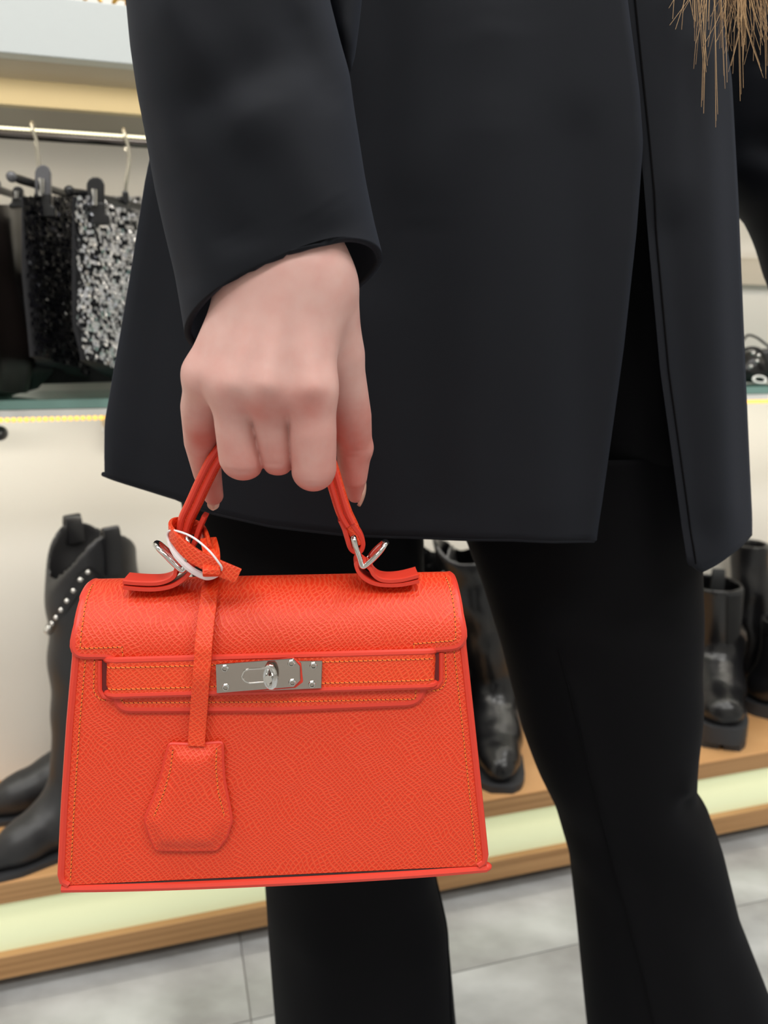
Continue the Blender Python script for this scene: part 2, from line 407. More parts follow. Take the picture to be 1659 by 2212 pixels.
# display platform
pf = thing('display_platform', 'low oak shoe platform with a backlit green-cream front panel', 'platform', W2(0.4, 1.12, 0))
TP = 0.165
part('top_board', *wbox(S0, S1, 0.988, TW, 0.134, TP), M['wood'], pf, smooth=False, bevel=0.001)
part('top_edge_band', *wbox(S0, S1, 0.986, 0.9885, 0.1345, TP-0.001), M['wood_edge'], pf, smooth=False)
part('light_panel', *wbox(S0, S1, 0.994, 1.0, 0.057, 0.134), M['glow'], pf, smooth=False)
part('bottom_rail', *wbox(S0, S1, 0.982, 1.02, 0.023, 0.057), M['wood_edge'], pf, smooth=False, bevel=0.001)
part('plinth', *wbox(S0, S1, 1.015, TW, 0.0, 0.03), M['plinth'], pf, smooth=False)

# ceiling lights (frames round the lamps)
for k, (s_, t_) in enumerate(PANELS):
    root = thing('ceiling_light', ['rectangular white ceiling light over the platform, left end', 'rectangular white ceiling light right above the shopper', 'rectangular white ceiling light over the platform, right end',
        'rectangular white ceiling light behind the camera, left', 'rectangular white ceiling light behind the camera, middle', 'rectangular white ceiling light behind the camera, right'][k], 'light', W2(s_, t_, CEIL), 0, 'ceiling lights')
    fr = MB()
    for (a, b_, c, d) in ((-.48, -.45, -.31, .31), (.45, .48, -.31, .31), (-.45, .45, -.31, -.28), (-.45, .45, .28, .31)):
        fr.add(*wbox(s_+a, s_+b_, t_+c, t_+d, CEIL-0.03, CEIL-0.002))
    fr.part('frame', M['alu'], root, smooth=False)

# ------------------------------------------------------------------ garments on the rail
def sheet_garment(root, name, near, far, ypts, tn, tf, m, waves=3, amp=0.006, thick=0.012, nu=30, nv=24, hem=None):
    """near/far: edge functions px(py); a skirt hung square to the wall, near edge at depth tn, far edge at depth tf"""
    y0, y1 = ypts; G = np.zeros((nv+1, nu+1, 3))
    for j in range(nv+1):
        for i in range(nu+1):
            u = i/nu; y = y0+(y1-y0)*j/nv
            if hem: y = y0+(y1+hem(u)-y0)*j/nv
            a = WP(near(y), y, tn); b_ = WP(far(y), y, tf)
            G[j, i] = a*(1-u)+b_*u+WX*amp*math.sin(u*math.pi*2*waves+0.4*j/nv)*(0.3+0.7*j/nv)
    V = []; F = []
    for k in (0, 1):
        for j in range(nv+1):
            for i in range(nu+1):
                e = math.sin(math.pi*i/nu)**0.6; h_ = 0.3+0.7*min(1, j/nv*2.5)
                V.append(G[j, i]+WX*thick*h_*(0.15+0.85*e)*(1 if k else -1))
    n = (nu+1)*(nv+1); I = lambda j, i: j*(nu+1)+i
    for j in range(nv):
        for i in range(nu):
            F.append((I(j, i), I(j, i+1), I(j+1, i+1), I(j+1, i))); F.append(tuple(n+q for q in (I(j, i), I(j+1, i), I(j+1, i+1), I(j, i+1))))
        for i in (0, nu): F.append((I(j, i), I(j+1, i), n+I(j+1, i), n+I(j, i)))
    for i in range(nu):
        for j in (0, nv): F.append((I(j, i), I(j, i+1), n+I(j, i+1), n+I(j, i)))
    part(name, V, F, m, root, sharp=60)
    return G
lerp = lambda pts: (lambda y: float(np.interp(y, [p[1] for p in pts], [p[0] for p in pts])))
def sequins(root, name, G, m, side, step=0.0050, r=0.0029, keep=1.0):
    nv, nu = G.shape[0]-1, G.shape[1]-1
    W_ = np.linalg.norm(G[nv//2, -1]-G[nv//2, 0]); H_ = np.linalg.norm(G[-1, nu//2]-G[0, nu//2]); b = MB()
    na, nb = int(W_/step), int(H_/step)
    for a in range(na):
        for c in range(nb):
            if random.random() > keep: continue
            u = (a+0.5*(c % 2)+random.uniform(-.15, .15)+0.3)/na; v = (c+random.uniform(-.15, .15)+0.3)/nb
            if u >= 1 or v >= 1 or u < 0 or v < 0: continue
            i, j = u*nu, v*nv; i0, j0 = int(i), int(j); fu, fv = i-i0, j-j0
            p = (G[j0, i0]*(1-fu)+G[j0, i0+1]*fu)*(1-fv)+(G[j0+1, i0]*(1-fu)+G[j0+1, i0+1]*fu)*fv
            e = math.sin(math.pi*u)**0.6; p = p+WX*side*(0.012*(0.3+0.7*min(1, v*2.5))*(0.15+0.85*e)+0.0015)
            n_ = WX*side+WN*random.gauss(-0.3, .5)+np.array([0, 0, random.gauss(0.1, .35)]); n_ /= np.linalg.norm(n_)
            t1 = np.cross(n_, [0, 0, 1.0]); t1 /= np.linalg.norm(t1); t2 = np.cross(n_, t1)
            V = [p+r*(t1*math.cos(q)+t2*math.sin(q)) for q in np.arange(6)*math.pi/3]
            b.add(V, [tuple(range(6))])
    return b.part(name, m, root, smooth=False, kind='stuff')

def hanger(label, hookpx, near, far, tn, tf, clip, clipmat, clabel=None):
    """a clip hanger square to the rail: hook over the rail, bar from near end to far end, one visible clip"""
    a = WP(*near, tn); b_ = WP(*far, tf); tm = 1.12
    root = thing('clothes_hanger', label, 'hanger', (a+b_)/2, 0, 'clip hangers on the rail')
    h = WP(hookpx, 285, tm); s_, t_, z_ = st(h); mid = a+(b_-a)*((tm-tn)/(tf-tn)); ms, mt, mz = st(mid)
    pts = [W2(s_, tm+0.016, 1.105), W2(s_, tm+0.012, 1.120), W2(s_, tm, 1.1275), W2(s_, tm-0.012, 1.120), W2(s_+0.004, tm-0.013, 1.105), W2(s_+0.004, tm-0.010, 1.085), W2((s_+ms)/2, tm-0.004, (1.085+mz)/2), W2(ms, mt, mz+0.012), W2(ms, mt, mz)]
    part('hook', *tube(catmull(pts, 6), 0.0022, 8), M['bead'], root)
    part('bar', *tube([a, a*.9+b_*.1, b_], [0.0035, 0.005, 0.005], 10), M['black_plastic'], root)
    part('end_cap', *ellipsoid(a, (0.006, 0.006, 0.006)), clipmat, root)
    part('hook_collar', *wbox(ms-0.004, ms+0.004, mt-0.022, mt+0.022, mz-0.004, mz+0.013), M['black_plastic'], root, smooth=False, bevel=0.003)
    for k, (cx, cy0, cy1, wd_) in enumerate(clip):
        u = (cx-near[0])/(far[0]-near[0]); tc_ = tn+(tf-tn)*0.5*min(max(u, 0.05), 0.95)-0.008
        def CP(x, y, d=0): return WP(x, y, tc_)+WN*d
        w_ = wd_/2
        arch = [(-w_, 1), (-w_, .22), (-w_*.75, .08), (-w_*.3, 0), (w_*.3, 0), (w_*.75, .08), (w_, .22), (w_, 1)]
        top = [CP(cx+ax, cy0+(cy1-cy0)*0.62*ay) for ax, ay in arch]
        V, F = extrude_poly(top, WN*0.012); c_ = part('clip', V, F, clipmat, root, smooth=False, bevel=0.0015)
        jaw = [(-w_*1.1, .55), (w_*1.1, .55), (w_*1.15, .78), (w_*1.6, .82), (w_*1.7, 1.0), (-w_*1.7, 1.0), (-w_*1.6, .82), (-w_*1.15, .78)]
        V, F = extrude_poly([CP(cx+ax, cy0+(cy1-cy0)*ay, -0.002) for ax, ay in jaw], WN*0.016); part('jaw', V, F, M['black_plastic'], c_, smooth=False, bevel=0.0015)
        sp = [CP(cx-2, cy0+(cy1-cy0)*.28, -0.004), CP(cx-2, cy0+(cy1-cy0)*.62, -0.004)]
        part('spring', *tube(sp, 0.0035, 10), M['chrome'], c_)
    return root
hanger('black clip hanger holding the black sequin skirt, thick smoky clip', 72, (25, 382), (160, 425), 1.0, 1.235, [(92, 356, 468, 34)], M['grey_plastic'])
hanger('black clip hanger holding the silver sequin skirt beside the jacket', 268, (150, 412), (365, 462), 1.0, 1.235, [(206, 382, 484, 38)], M['black_plastic'])
hanger('black clip hanger at left edge holding the brown satin skirt', -60, (-90, 380), (50, 428), 1.0, 1.235, [(38, 402, 448, 22)], M['black_plastic'])

r = thing('satin_skirt', 'brown-black satin skirt hanging at the left edge', 'skirt', WP(10, 700, 1.1))
sheet_garment(r, 'skirt_cloth', lerp([(-90, 440), (-100, 620), (-60, 840)]), lerp([(47, 440), (48, 600), (100, 760), (70, 850)]), (442, 800), 0.985, 1.215, M['satin'], 2, 0.007, hem=lambda u: 20+30*math.sin(u*3))
r = thing('black_sequin_skirt', 'black sequin skirt with scattered glints on the smoky clip hanger', 'skirt', WP(100, 650, 1.1))
G = sheet_garment(r, 'skirt_cloth', lerp([(48, 425), (50, 600), (60, 720), (66, 800)]), lerp([(158, 440), (158, 700), (185, 800)]), (425, 770), 0.995, 1.22, M['sequin_base'], 2, 0.005, hem=lambda u: 45*u)
sequins(r, 'sequin_layer', G, M['sequin_black'], 1, 0.0062, 0.003)
sequins(r, 'bright_sequins', G, M['sequin'], 1, 0.014, 0.0026, 0.16)
r = thing('silver_sequin_skirt', 'silver sequin skirt hanging next to the black jacket', 'skirt', WP(225, 650, 1.1))
G = sheet_garment(r, 'skirt_cloth', lerp([(158, 425), (158, 700), (175, 770)]), lerp([(305, 430), (300, 700), (290, 830)]), (425, 778), 0.985, 1.21, M['sequin_base'], 1, 0.003, hem=lambda u: 55*u)
sequins(r, 'sequin_layer', G, M['sequin'], 1)
r = thing('long_black_skirt', 'long dull black skirt hem showing below the two sequin skirts', 'skirt', WP(150, 800, 1.2))
sheet_garment(r, 'skirt_cloth', lerp([(60, 450), (40, 700), (-10, 860)]), lerp([(290, 450), (290, 700), (270, 860)]), (470, 812), 1.20, 1.238, M['bgcloth'], 3, 0.002, thick=0.010, hem=lambda u: 20-8*u)
r = thing('black_satin_slip', 'black satin slip with pointed hem just above the glass shelf', 'skirt', WP(60, 800, 1.1))
sheet_garment(r, 'slip_cloth', lerp([(-140, 600), (-150, 860)]), lerp([(60, 640), (112, 800), (56, 860)]), (640, 840), 1.02, 1.17, M['bleather_matte'], 2, 0.006, hem=lambda u: -20+38*math.sin(u*2.6))

# ------------------------------------------------------------------ boots
WV = [(rng.normal(0, 26), rng.normal(0, 26), rng.normal(0, 60), rng.uniform(0, 6.28), rng.uniform(.15, .45)) for _ in range(12)]
def boot(label, heel, toe, top, m, group=None, rx=0.06, ry=0.05, rtop=None, toe_r=0.013, toe_w=1.0, wrinkle=0.0, scallop=0.0, sole=0.012, heel_h=0.030,
         lug=False, res=0.0036, ank=0.042, name='tall_boot', shift=0.03, foot_up=0.0, akx=None):
    hs, ht = heel; ts, tt = toe; hv = W2(hs, ht, TP); tv = W2(ts, tt, TP); L = float(np.linalg.norm(tv-hv)); rz = math.atan2(tv[1]-hv[1], tv[0]-hv[0])
    root = thing(name, label, 'boot', hv, rz, group)
    mi = MW[root.name].inverted(); T = np.array(mi @ Vector(tuple(top))); H = T[2]
    zb = sole
    ra, rb = rtop or (rx, ry)
    tipz = zb+toe_r*0.8+foot_up
    def shaft(X, off=0.0):
        z = X[..., 2]; t = np.clip((z-0.09)/(H-0.09), -0.1, 1.3); e = t*t*(3-2*np.clip(t, 0, 1))
        cx = shift+(T[0]-shift)*t; cy = T[1]*t
        ax = (akx or ank*1.15)+(ra-(akx or ank*1.15))*np.clip(t*1.6, 0, 1)**0.8; ay = ank+(rb-ank)*np.clip(t*1.6, 0, 1)**0.8
        q = np.sqrt(((X[..., 0]-cx)/ax)**2+((X[..., 1]-cy)/ay)**2)
        d = (q-1)*np.minimum(ax, ay)-off
        if wrinkle:
            a = np.arctan2(X[..., 1]-cy, X[..., 0]-cx)
            w_ = 0
            for kx, ky, kz, ph, am in WV: w_ = w_+am*np.sin(kx*X[..., 0]+ky*X[..., 1]+kz*z+ph)
            w_ = w_-0.7*np.abs(np.sin(z*34+1.3*np.sin(a+2)))**3
            d = d+wrinkle*w_*np.clip(0.25+1.6*t, 0.25, 1)
        d = np.maximum(d, 0.06-z)
        return d
    wz = toe_w
    def f(X):
        Y = X*np.array([1, 1/wz, 1])
        fo = cone(Y, (0.0, 0, zb+heel_h*0.5+0.03), (shift, 0, 0.10+zb), 0.034, ank)
        fo = smin(fo, cone(Y, (shift+0.01, 0, 0.085+zb), (L*0.55, 0, zb+0.035+foot_up), ank*0.95, 0.034), 0.02)
        fo = smin(fo, cone(Y, (L*0.5, 0, zb+0.033+foot_up), (L*0.78, 0, zb+0.022+foot_up), 0.036, 0.028), 0.02)
        fo = smin(fo, cone(Y, (L*0.74, 0, zb+0.022+foot_up), (L-toe_r, 0, tipz), 0.029, toe_r), 0.015)
        fo = smin(fo, cone(Y, (0.0, 0, zb+heel_h*0.5+0.03), (L*0.5, 0, zb+0.02+foot_up), 0.03, 0.032), 0.02)
        if wrinkle: fo = fo+wrinkle*0.12*np.sin(X[..., 0]*120+2*np.sin(X[..., 1]*60))
        d = smin(fo, shaft(X), 0.02)
        top_z = H
        if scallop:
            top_z = H-scallop*np.clip((X[..., 0]-T[0])/ra, -1.3, 1.3)**2*np.where(X[..., 0] > T[0], 1.0, 0.55)
        d = smax(d, X[..., 2]-top_z, 0.003)
        base = zb+heel_h*np.clip((L*0.42-X[..., 0])/(L*0.25), 0, 1)
        d = smax(d, base-X[..., 2], 0.004)
        inner = np.maximum(shaft(X, -0.0065), 0.15-X[..., 2])
        return smax(d, -inner, 0.002)
    mx = max(ra, 0.05)+0.012
    lo = (min(-0.05, T[0]-mx), min(-0.055, T[1]-mx), -0.004); hi = (max(L+0.012, T[0]+mx), max(0.055, T[1]+mx), H+0.01)
    V, F = nets(f, lo, hi, res)
    part('upper', V, F, m, root, local=True, sharp=60)
    # sole: outline of the foot, extruded
    def plan(grow):
        xs = np.linspace(-0.035-grow, L+grow, 26); pts = []
        for x in xs:
            u = (x+0.035+grow)/(L+0.035+2*grow)
            w_ = np.interp(u, [0, .05, .15, .4, .65, .85, .95, 1], [0.008, .024, .031, .029, .036, .027 if toe_r < .02 else .033, .014 if toe_r < .02 else .026, .004 if toe_r < .02 else .012])*wz+grow
            pts.append((x, w_))
        return [(x, w_) for x, w_ in pts]+[(x, -w_) for x, w_ in pts[::-1]]
    sl = plan(0.004)
    if not lug:
        lift = lambda x: heel_h*max(0, min(1, (L*0.42-x)/(L*0.25)))+foot_up
        n = len(sl); V = [(x, y, lift(x)) for x, y in sl]+[(x, y, lift(x)+sole) for x, y in sl]
        F = [(i, (i+1) % n, n+(i+1) % n, n+i) for i in range(n)]
        h = n//2
        for i in range(h-1):
            F.append((i, n-1-i, n-2-i, i+1)); F.append((n+i, n+i+1, 2*n-2-i, 2*n-1-i))
        part('sole', V, F, M['rubber'], root, local=True, smooth=True, sharp=50)
        hp = [(x, y) for x, y in plan(0.002) if x < L*0.24]
        V, F = extrude_poly([(x*0.9, y*0.92, 0.0) for x, y in hp], (0, 0, heel_h+0.001)); part('heel', V, F, M['rubber'], root, local=True, smooth=False)
    else:
        n = len(sl); V = [(x, y, 0.013) for x, y in sl]+[(x, y, sole+0.004) for x, y in sl]
        F = [(i, (i+1) % n, n+(i+1) % n, n+i) for i in range(n)]; h = n//2
        for i in range(h-1):
            F.append((i, n-1-i, n-2-i, i+1)); F.append((n+i, n+i+1, 2*n-2-i, 2*n-1-i))
        so = part('sole', V, F, M['rubber'], root, local=True, smooth=True, sharp=50)
        xs = np.linspace(-0.03, L+0.0, 11)
        for a, b_ in zip(xs[:-1], xs[1:]):
            for sg in (-1, 1):
                wa = [p[1] for p in sl[:h]]; xa = [p[0] for p in sl[:h]]
                w1 = float(np.interp(a+0.004, xa, wa)); w2 = float(np.interp(b_-0.004, xa, wa))
                pts = [(a+0.004, sg*0.004, 0), (b_-0.004, sg*0.004, 0), (b_-0.004, sg*w2, 0), (a+0.004, sg*w1, 0)]
                V, F = extrude_poly(pts, (0, 0, 0.0145)); part('tread_lug', V, F, M['rubber'], so, local=True, smooth=False)
    return root, T, H, L

def wz(px, py, t): return WP(px, py, t)
BG = 'black boots on the oak platform'
# western boot, front left, with studded harness
top = WP(190, 1140, 1.10)
wr, T, H, L = boot('black western boot at left with silver studded harness strap and pull tabs', (-0.066, 1.120), (-0.268, 0.998), top, M['bleather_matte'], BG,
    rx=0.062, ry=0.055, scallop=0.075, toe_r=0.011, sole=0.008, heel_h=0.035, wrinkle=0.0030, ank=0.046, shift=0.052, akx=0.080, name='western_boot', res=0.0034)
for sg in (-1, 1):
    pts = [(T[0]-0.004, T[1]+sg*0.057, H-0.055), (T[0]-0.004, T[1]+sg*0.060, H-0.01), (T[0]-0.004, T[1]+sg*0.056, H+0.008), (T[0]-0.004, T[1]+sg*0.050, H-0.002), (T[0]-0.004, T[1]+sg*0.047, H-0.03)]
    part('pull_tab', *tube(catmull(pts, 5), 0.012, 8, upv=(1, 0, 0), r2=0.0022, power=6), M['bleather'], wr, local=True)
hp = []
for q in np.linspace(0, 2*math.pi, 40, endpoint=False):
    z = H-0.138+0.095*(1-abs(math.cos(q+0.5)))
    tt = (z-0.09)/(H-0.09); cx = 0.048+(T[0]-0.048)*tt; cy = T[1]*tt
    hp.append(np.array([cx+0.0645*math.cos(q), cy+0.0575*math.sin(q), z]))
hs_ = part('harness_strap', *tube(hp, 0.007, 8, closed=True, upv=(0, 0, 1), r2=0.0016, power=5), M['bleather'], wr, local=True)
studs = catmull(hp, 1, closed=True); cum = 0; 
for i in range(len(hp)):
    c = np.array([0.03+(T[0]-0.03)*0.7, T[1]*0.7, hp[i][2]]); d = hp[i]-c; d /= np.linalg.norm(d)
    part('stud', *ellipsoid(hp[i]+d*0.002, (0.0036, 0.0036, 0.0036), 8, 6), M['chrome'], hs_, local=True)
# its pair behind
boot('black western boot behind the studded one, only its toe showing at left', (-0.050, 1.213), (-0.305, 1.135), WP(205, 1190, 1.215), M['bleather_matte'], BG,
     rx=0.045, ry=0.030, scallop=0.06, toe_r=0.012, sole=0.008, heel_h=0.035, name='western_boot', res=0.005)
# slouchy western pair in the middle
s1 = st(WP(1068, 1500, 1.19))[0]
boot('wrinkled black western boot with notched top beside the orange handbag', (s1, 1.205), (0.478, 1.000), WP(1000, 1163, 1.13), M['bleather_gloss'], BG,
     rx=0.055, ry=0.050, scallop=0.05, toe_r=0.022, toe_w=1.12, sole=0.012, heel_h=0.03, wrinkle=0.0035, name='slouch_boot', res=0.0034)
s2 = st(WP(938, 1500, 1.2))[0]
boot('wrinkled black western boot half hidden between handbag and its pair', (s2, 1.185), (0.352, 1.03), WP(936, 1175, 1.16), M['bleather_gloss'], BG,
     rx=0.040, ry=0.036, ank=0.034, scallop=0.05, toe_r=0.018, sole=0.012, heel_h=0.03, wrinkle=0.0035, name='slouch_boot', res=0.005)
# chelsea boot right
s3 = st(WP(1551, 1430, 1.19))[0]
cb, T, H, L = boot('black chunky chelsea boot with elastic side and lug sole, right of the trouser leg', (s3-0.012, 1.205), (0.900, 1.012), WP(1543, 1258, 1.14), M['bleather_gloss'], BG,
     rx=0.056, ry=0.049, toe_r=0.028, toe_w=1.28, sole=0.040, heel_h=0.0, lug=True, name='chelsea_boot', ank=0.046)
def gore_patch(cb, T, H, q0, q1):
    V = []; F = []; nz, nq = 14, 8
    for j in range(nz+1):
        for i in range(nq+1):
            v = j/nz; z = H-0.004-(H-0.135)*v; tt = (z-0.09)/(H-0.09); q = q0+(q1-q0)*(0.5+(i/nq-0.5)*(1-0.25*v))
            e = min(1, tt*1.6)**0.8; ax = 0.0529+(0.056-0.0529)*e; ay = 0.046+(0.049-0.046)*e
            V.append((0.03+(T[0]-0.03)*tt+(ax+0.0015)*math.cos(q), T[1]*tt+(ay+0.0015)*math.sin(q), z))
    for j in range(nz):
        for i in range(nq): F.append((j*(nq+1)+i, j*(nq+1)+i+1, (j+1)*(nq+1)+i+1, (j+1)*(nq+1)+i))
    o = part('elastic_gore', V, F, M['elastic'], cb, local=True)
    o.modifiers.new('solid', 'SOLIDIFY').thickness = 0.0015
gore_patch(cb, T, H, math.radians(15), math.radians(75)); gore_patch(cb, T, H, math.radians(-120), math.radians(-60))
part('pull_tab', *tube(catmull([(T[0]+0.01, T[1]+0.005, H-0.03), (T[0]+0.012, T[1]+0.005, H+0.012), (T[0]+0.004, T[1]+0.005, H+0.026), (T[0]-0.004, T[1]+0.005, H+0.012), (T[0]-0.004, T[1]+0.005, H-0.03)], 5), 0.011, 8, upv=(0, 1, 0), r2=0.0016, power=6), M['elastic'], cb, local=True)
# tall boot behind it, and the one at the frame edge
s4 = st(WP(1628, 1400, 1.19))[0]
tb_, T, H, L = boot('tall wrinkled black boot standing behind the chunky chelsea boot', (s4, 1.192), (s4+0.235, 1.165), WP(1618, 1172, 1.20), M['bleather_gloss'], BG,
     rx=0.036, ry=0.034, toe_r=0.02, sole=0.02, heel_h=0.0, lug=False, wrinkle=0.0032, ank=0.034, name='tall_boot', res=0.004, shift=0.0)
s5 = st(WP(1700, 1450, 1.06))[0]
boot('short black boot cut by the right edge of the picture', (s5+0.012, 1.115), (s5+0.10, 1.0), WP(1702, 1340, 1.09), M['bleather_gloss'], BG,
     rx=0.045, ry=0.04, toe_r=0.022, sole=0.025, heel_h=0.0, name='ankle_boot', res=0.005, ank=0.038)

# ------------------------------------------------------------------ small black bag on the glass shelf, right
c = WP(1655, 790, 1.14); bs, bt, bz = st(c); ZS = 0.7902
sb = thing('shoulder_bag', 'small glossy black bag with thin strap and white metal ring on the glass shelf', 'bag', W2(bs, bt, ZS))
def fb(X):
    s_ = X@WX.astype(np.float32)-bs; t_ = X@WN.astype(np.float32)-bt; z = X[..., 2]-ZS
    d = smin(cone(X, W2(bs-0.035, bt, ZS+0.022), W2(bs+0.07, bt, ZS+0.022), 0.022, 0.022), cone(X, W2(bs-0.03, bt+.01, ZS+0.045), W2(bs+0.06, bt+.01, ZS+0.050), 0.012, 0.012), 0.015)
    d = d+0.002*np.sin(s_*90+z*120)*np.cos(z*70)
    return smax(d, -z, 0.004)
V, F = nets(fb, np.minimum(W2(bs-0.09, bt-0.03, ZS-.004), W2(bs+0.11, bt-0.03, ZS-.004))-0.03, np.maximum(W2(bs-0.09, bt+0.05, ZS+0.08), W2(bs+0.11, bt+0.05, ZS+.08))+0.01, 0.003)
part('bag_body', V, F, M['bleather_gloss'], sb)
pts = [WP(1600, 745, 1.13), WP(1614, 725, 1.13), WP(1632, 728, 1.13), WP(1652, 742, 1.13), WP(1680, 765, 1.13)]
part('shoulder_strap', *tube(catmull(pts, 6), 0.0022, 6), M['bleather'], sb)
pts = [WP(1604, 757, 1.11), WP(1622, 752, 1.11), WP(1640, 756, 1.11), WP(1654, 775, 1.11), WP(1662, 800, 1.11)]
part('flap_edge', *tube(catmull(pts, 6), 0.0034, 6, upv=(0, 0, 1), r2=0.002), M['bleather'], sb)
rc = WP(1641, 820, 1.085)
part('metal_ring', *tube([rc+WX*0.0125*math.cos(q)+np.array([0, 0, 0.0055*math.sin(q)])+WN*0.004*math.sin(q) for q in np.linspace(0, 2*math.pi, 20, endpoint=False)], 0.0019, 8, closed=True), M['white_plastic'], sb)
for px, py in ((1627, 763), (1639, 768), (1636, 780), (1622, 792)):
    part('stud', *ellipsoid(WP(px, py, 1.107), (0.0035, 0.003, 0.003), 8, 6), M['chrome'], sb)

# ================================================================== the person
PR = thing('person', 'person in black suit jacket and flared black trousers holding the orange handbag', 'person', (0.13, 0.58, 0))
def edge(pts):
    xs = [p[0] for p in pts]; ys = [p[1] for p in pts]
    k = np.array([-2, -1, 0, 1, 2])*9.0; w_ = np.array([.1, .22, .36, .22, .1])
    return lambda y: float((np.interp(y+k, ys, xs)*w_).sum())
def fold_depth(folds, x, y):
    d = 0.0
    for (x0, y0, x1, y1, w_, a) in folds:
        L2 = (x1-x0)**2+(y1-y0)**2; t = ((x-x0)*(x1-x0)+(y-y0)*(y1-y0))/L2; tc = min(max(t, 0), 1)
        q = (x-x0-tc*(x1-x0))**2+(y-y0-tc*(y1-y0))**2
        e = 1.0 if 0 < t < 1 else 0.8
        if q < 9*w_*w_: d += a*e*math.exp(-q/(w_*w_))
    return d
def cloth_tube(name, Lf, Rf, y0, y1, Yc, Tf, m, parent, nu=48, nv=60, folds=(), hem=None, back=1.0, close_top=False, power=1.0, label=None, tf=None, xf=None, z_floor=None, thick=0.0016):
    """hollow cloth tube whose rows follow two outlines; Yc(y) depth of its middle, Tf(y) half thickness"""
    V = []; F = []
    def pt(a, y):
        u = 0.5-0.5*math.cos(a); yy = y
        xl, xr = Lf(y), Rf(y); x = xl+(xr-xl)*u
        if hem: yy = y+(hem(x)-y1)*((y-y0)/(y1-y0))**3
        p = P(x, yy, Yc(y)); s_ = math.sin(a)
        if s_ >= 0: p[1] -= Tf(y)*s_**power-(-1)*0 - fold_depth(folds, x, yy)*-1*0
        else: p[1] += Tf(y)*back*(-s_)**power
        if s_ > 0: p[1] += fold_depth(folds, x, yy)*min(1, s_*3)
        return p
    for j in range(nv+1):
        y = y0+(y1-y0)*j/nv
        for i in range(nu):
            V.append(pt(2*math.pi*i/nu, y))
    if xf: V = [xf(v) for v in V]
    for j in range(nv):
        for i in range(nu):
            k = (i+1) % nu; F.append((j*nu+i, j*nu+k, (j+1)*nu+k, (j+1)*nu+i))
    o = None
    if name: 
        o = part(name, V, F, m, parent, label=label, sharp=70)
        so = o.modifiers.new('solid', 'SOLIDIFY'); so.thickness = thick; so.offset = -1
    def surf(x, y, off=0.001):
        xl, xr = Lf(y), Rf(y); u = min(max((x-xl)/(xr-xl), 0.001), 0.999); a = math.acos(1-2*u); p = pt(a, y); p[1] -= off; return p
    return o, surf, V, F
const = lambda c: (lambda y: c)

# trousers: two flared legs and the seat joined in one garment
legAL = edge([(395, 900), (395, 1065), (430, 1300), (520, 1600), (572, 1850), (580, 2000), (590, 2130), (597, 2212), (612, 2500), (640, 4200)])
legAR = edge([(905, 900), (915, 1140), (918, 1300), (925, 1600), (940, 1885), (965, 1990), (985, 2212), (1010, 2500), (1100, 4200)])
legBL = edge([(960, 900), (1000, 1150), (1042, 1260), (1085, 1400), (1130, 1580), (1160, 1660), (1200, 1740), (1235, 1860), (1250, 2000), (1270, 2212), (1290, 2400), (1330, 4200)])
legBR = edge([(1495, 900), (1503, 1235), (1507, 1300), (1500, 1430), (1503, 1500), (1490, 1600), (1483, 1650), (1490, 1690), (1520, 1730), (1540, 1790), (1580, 1950), (1659, 2150), (1760, 2450), (2300, 4200)])
tro = MB()
fA = [(560, 1950, 620, 2212, 40, 0.006), (700, 1900, 760, 2212, 60, -0.006), (900, 1200, 700, 1900, 60, -0.004)]
_, sA, V, F = cloth_tube(None, legAL, legAR, 960, 2640, const(0.60), const(0.078), None, None, folds=fA, nv=110); tro.add(V, F)
fB = [(1180, 1400, 1390, 2212, 26, -0.006), (1420, 1640, 1530, 1760, 26, 0.010), (1410, 1600, 1480, 1680, 22, -0.006), (1240, 1700, 1400, 1820, 60, 0.007), (1460, 1860, 1560, 2212, 60, 0.006), (1180, 1250, 1460, 1290, 40, 0.004)]
_, sB, V, F = cloth_tube(None, legBL, legBR, 960, 2640, const(0.60), const(0.085), None, None, folds=fB, nv=110, nu=64); tro.add(V, F)
_, _, V, F = cloth_tube(None, edge([(470, 150), (430, 600), (410, 1040)]), edge([(1330, 150), (1440, 600), (1480, 1060)]), 150, 1105, const(0.62), const(0.07), None, None); tro.add(V, F)
# keep hems above the floor
zz = np.array(tro.V); zz[:, 2] = np.where(zz[:, 2] < 0.012, 0.012+0.0005*rng.random(len(zz)), zz[:, 2]); 
tr = part('trousers', zz.tolist(), tro.F, M['trouser'], PR, sharp=70, label='flared black trousers')
so = tr.modifiers.new('solid', 'SOLIDIFY'); so.thickness = 0.0015; so.offset = -1
def seam(pts, surf, off, parent, r=0.0009, m='lining'):
    yy = [p[1] for p in pts]; xx = [p[0] for p in pts]; Y = np.arange(yy[0], yy[-1], 12.0)
    part('seam', *tube([surf(float(np.interp(y, yy, xx)), y, off) for y in Y], r, 5), M[m], parent)
seam([(948, 1885), (965, 2000), (972, 2212)], sA, 0.0006, tr)
seam([(1165, 1330), (1240, 1640), (1300, 1850), (1345, 2040), (1378, 2212)], sB, 0.0002, tr, 0.0006)
# black top seen in the jacket opening
cloth_tube('inner_top', edge([(1240, -300), (1270, 300), (1230, 800), (1200, 1150)]), edge([(1480, -300), (1470, 1200)]), -300, 1125, const(0.565), lambda y: float(np.interp(y, [980, 1090], [0.049, 0.012])), M['trouser'], PR, nv=24, label='black top in the jacket opening')

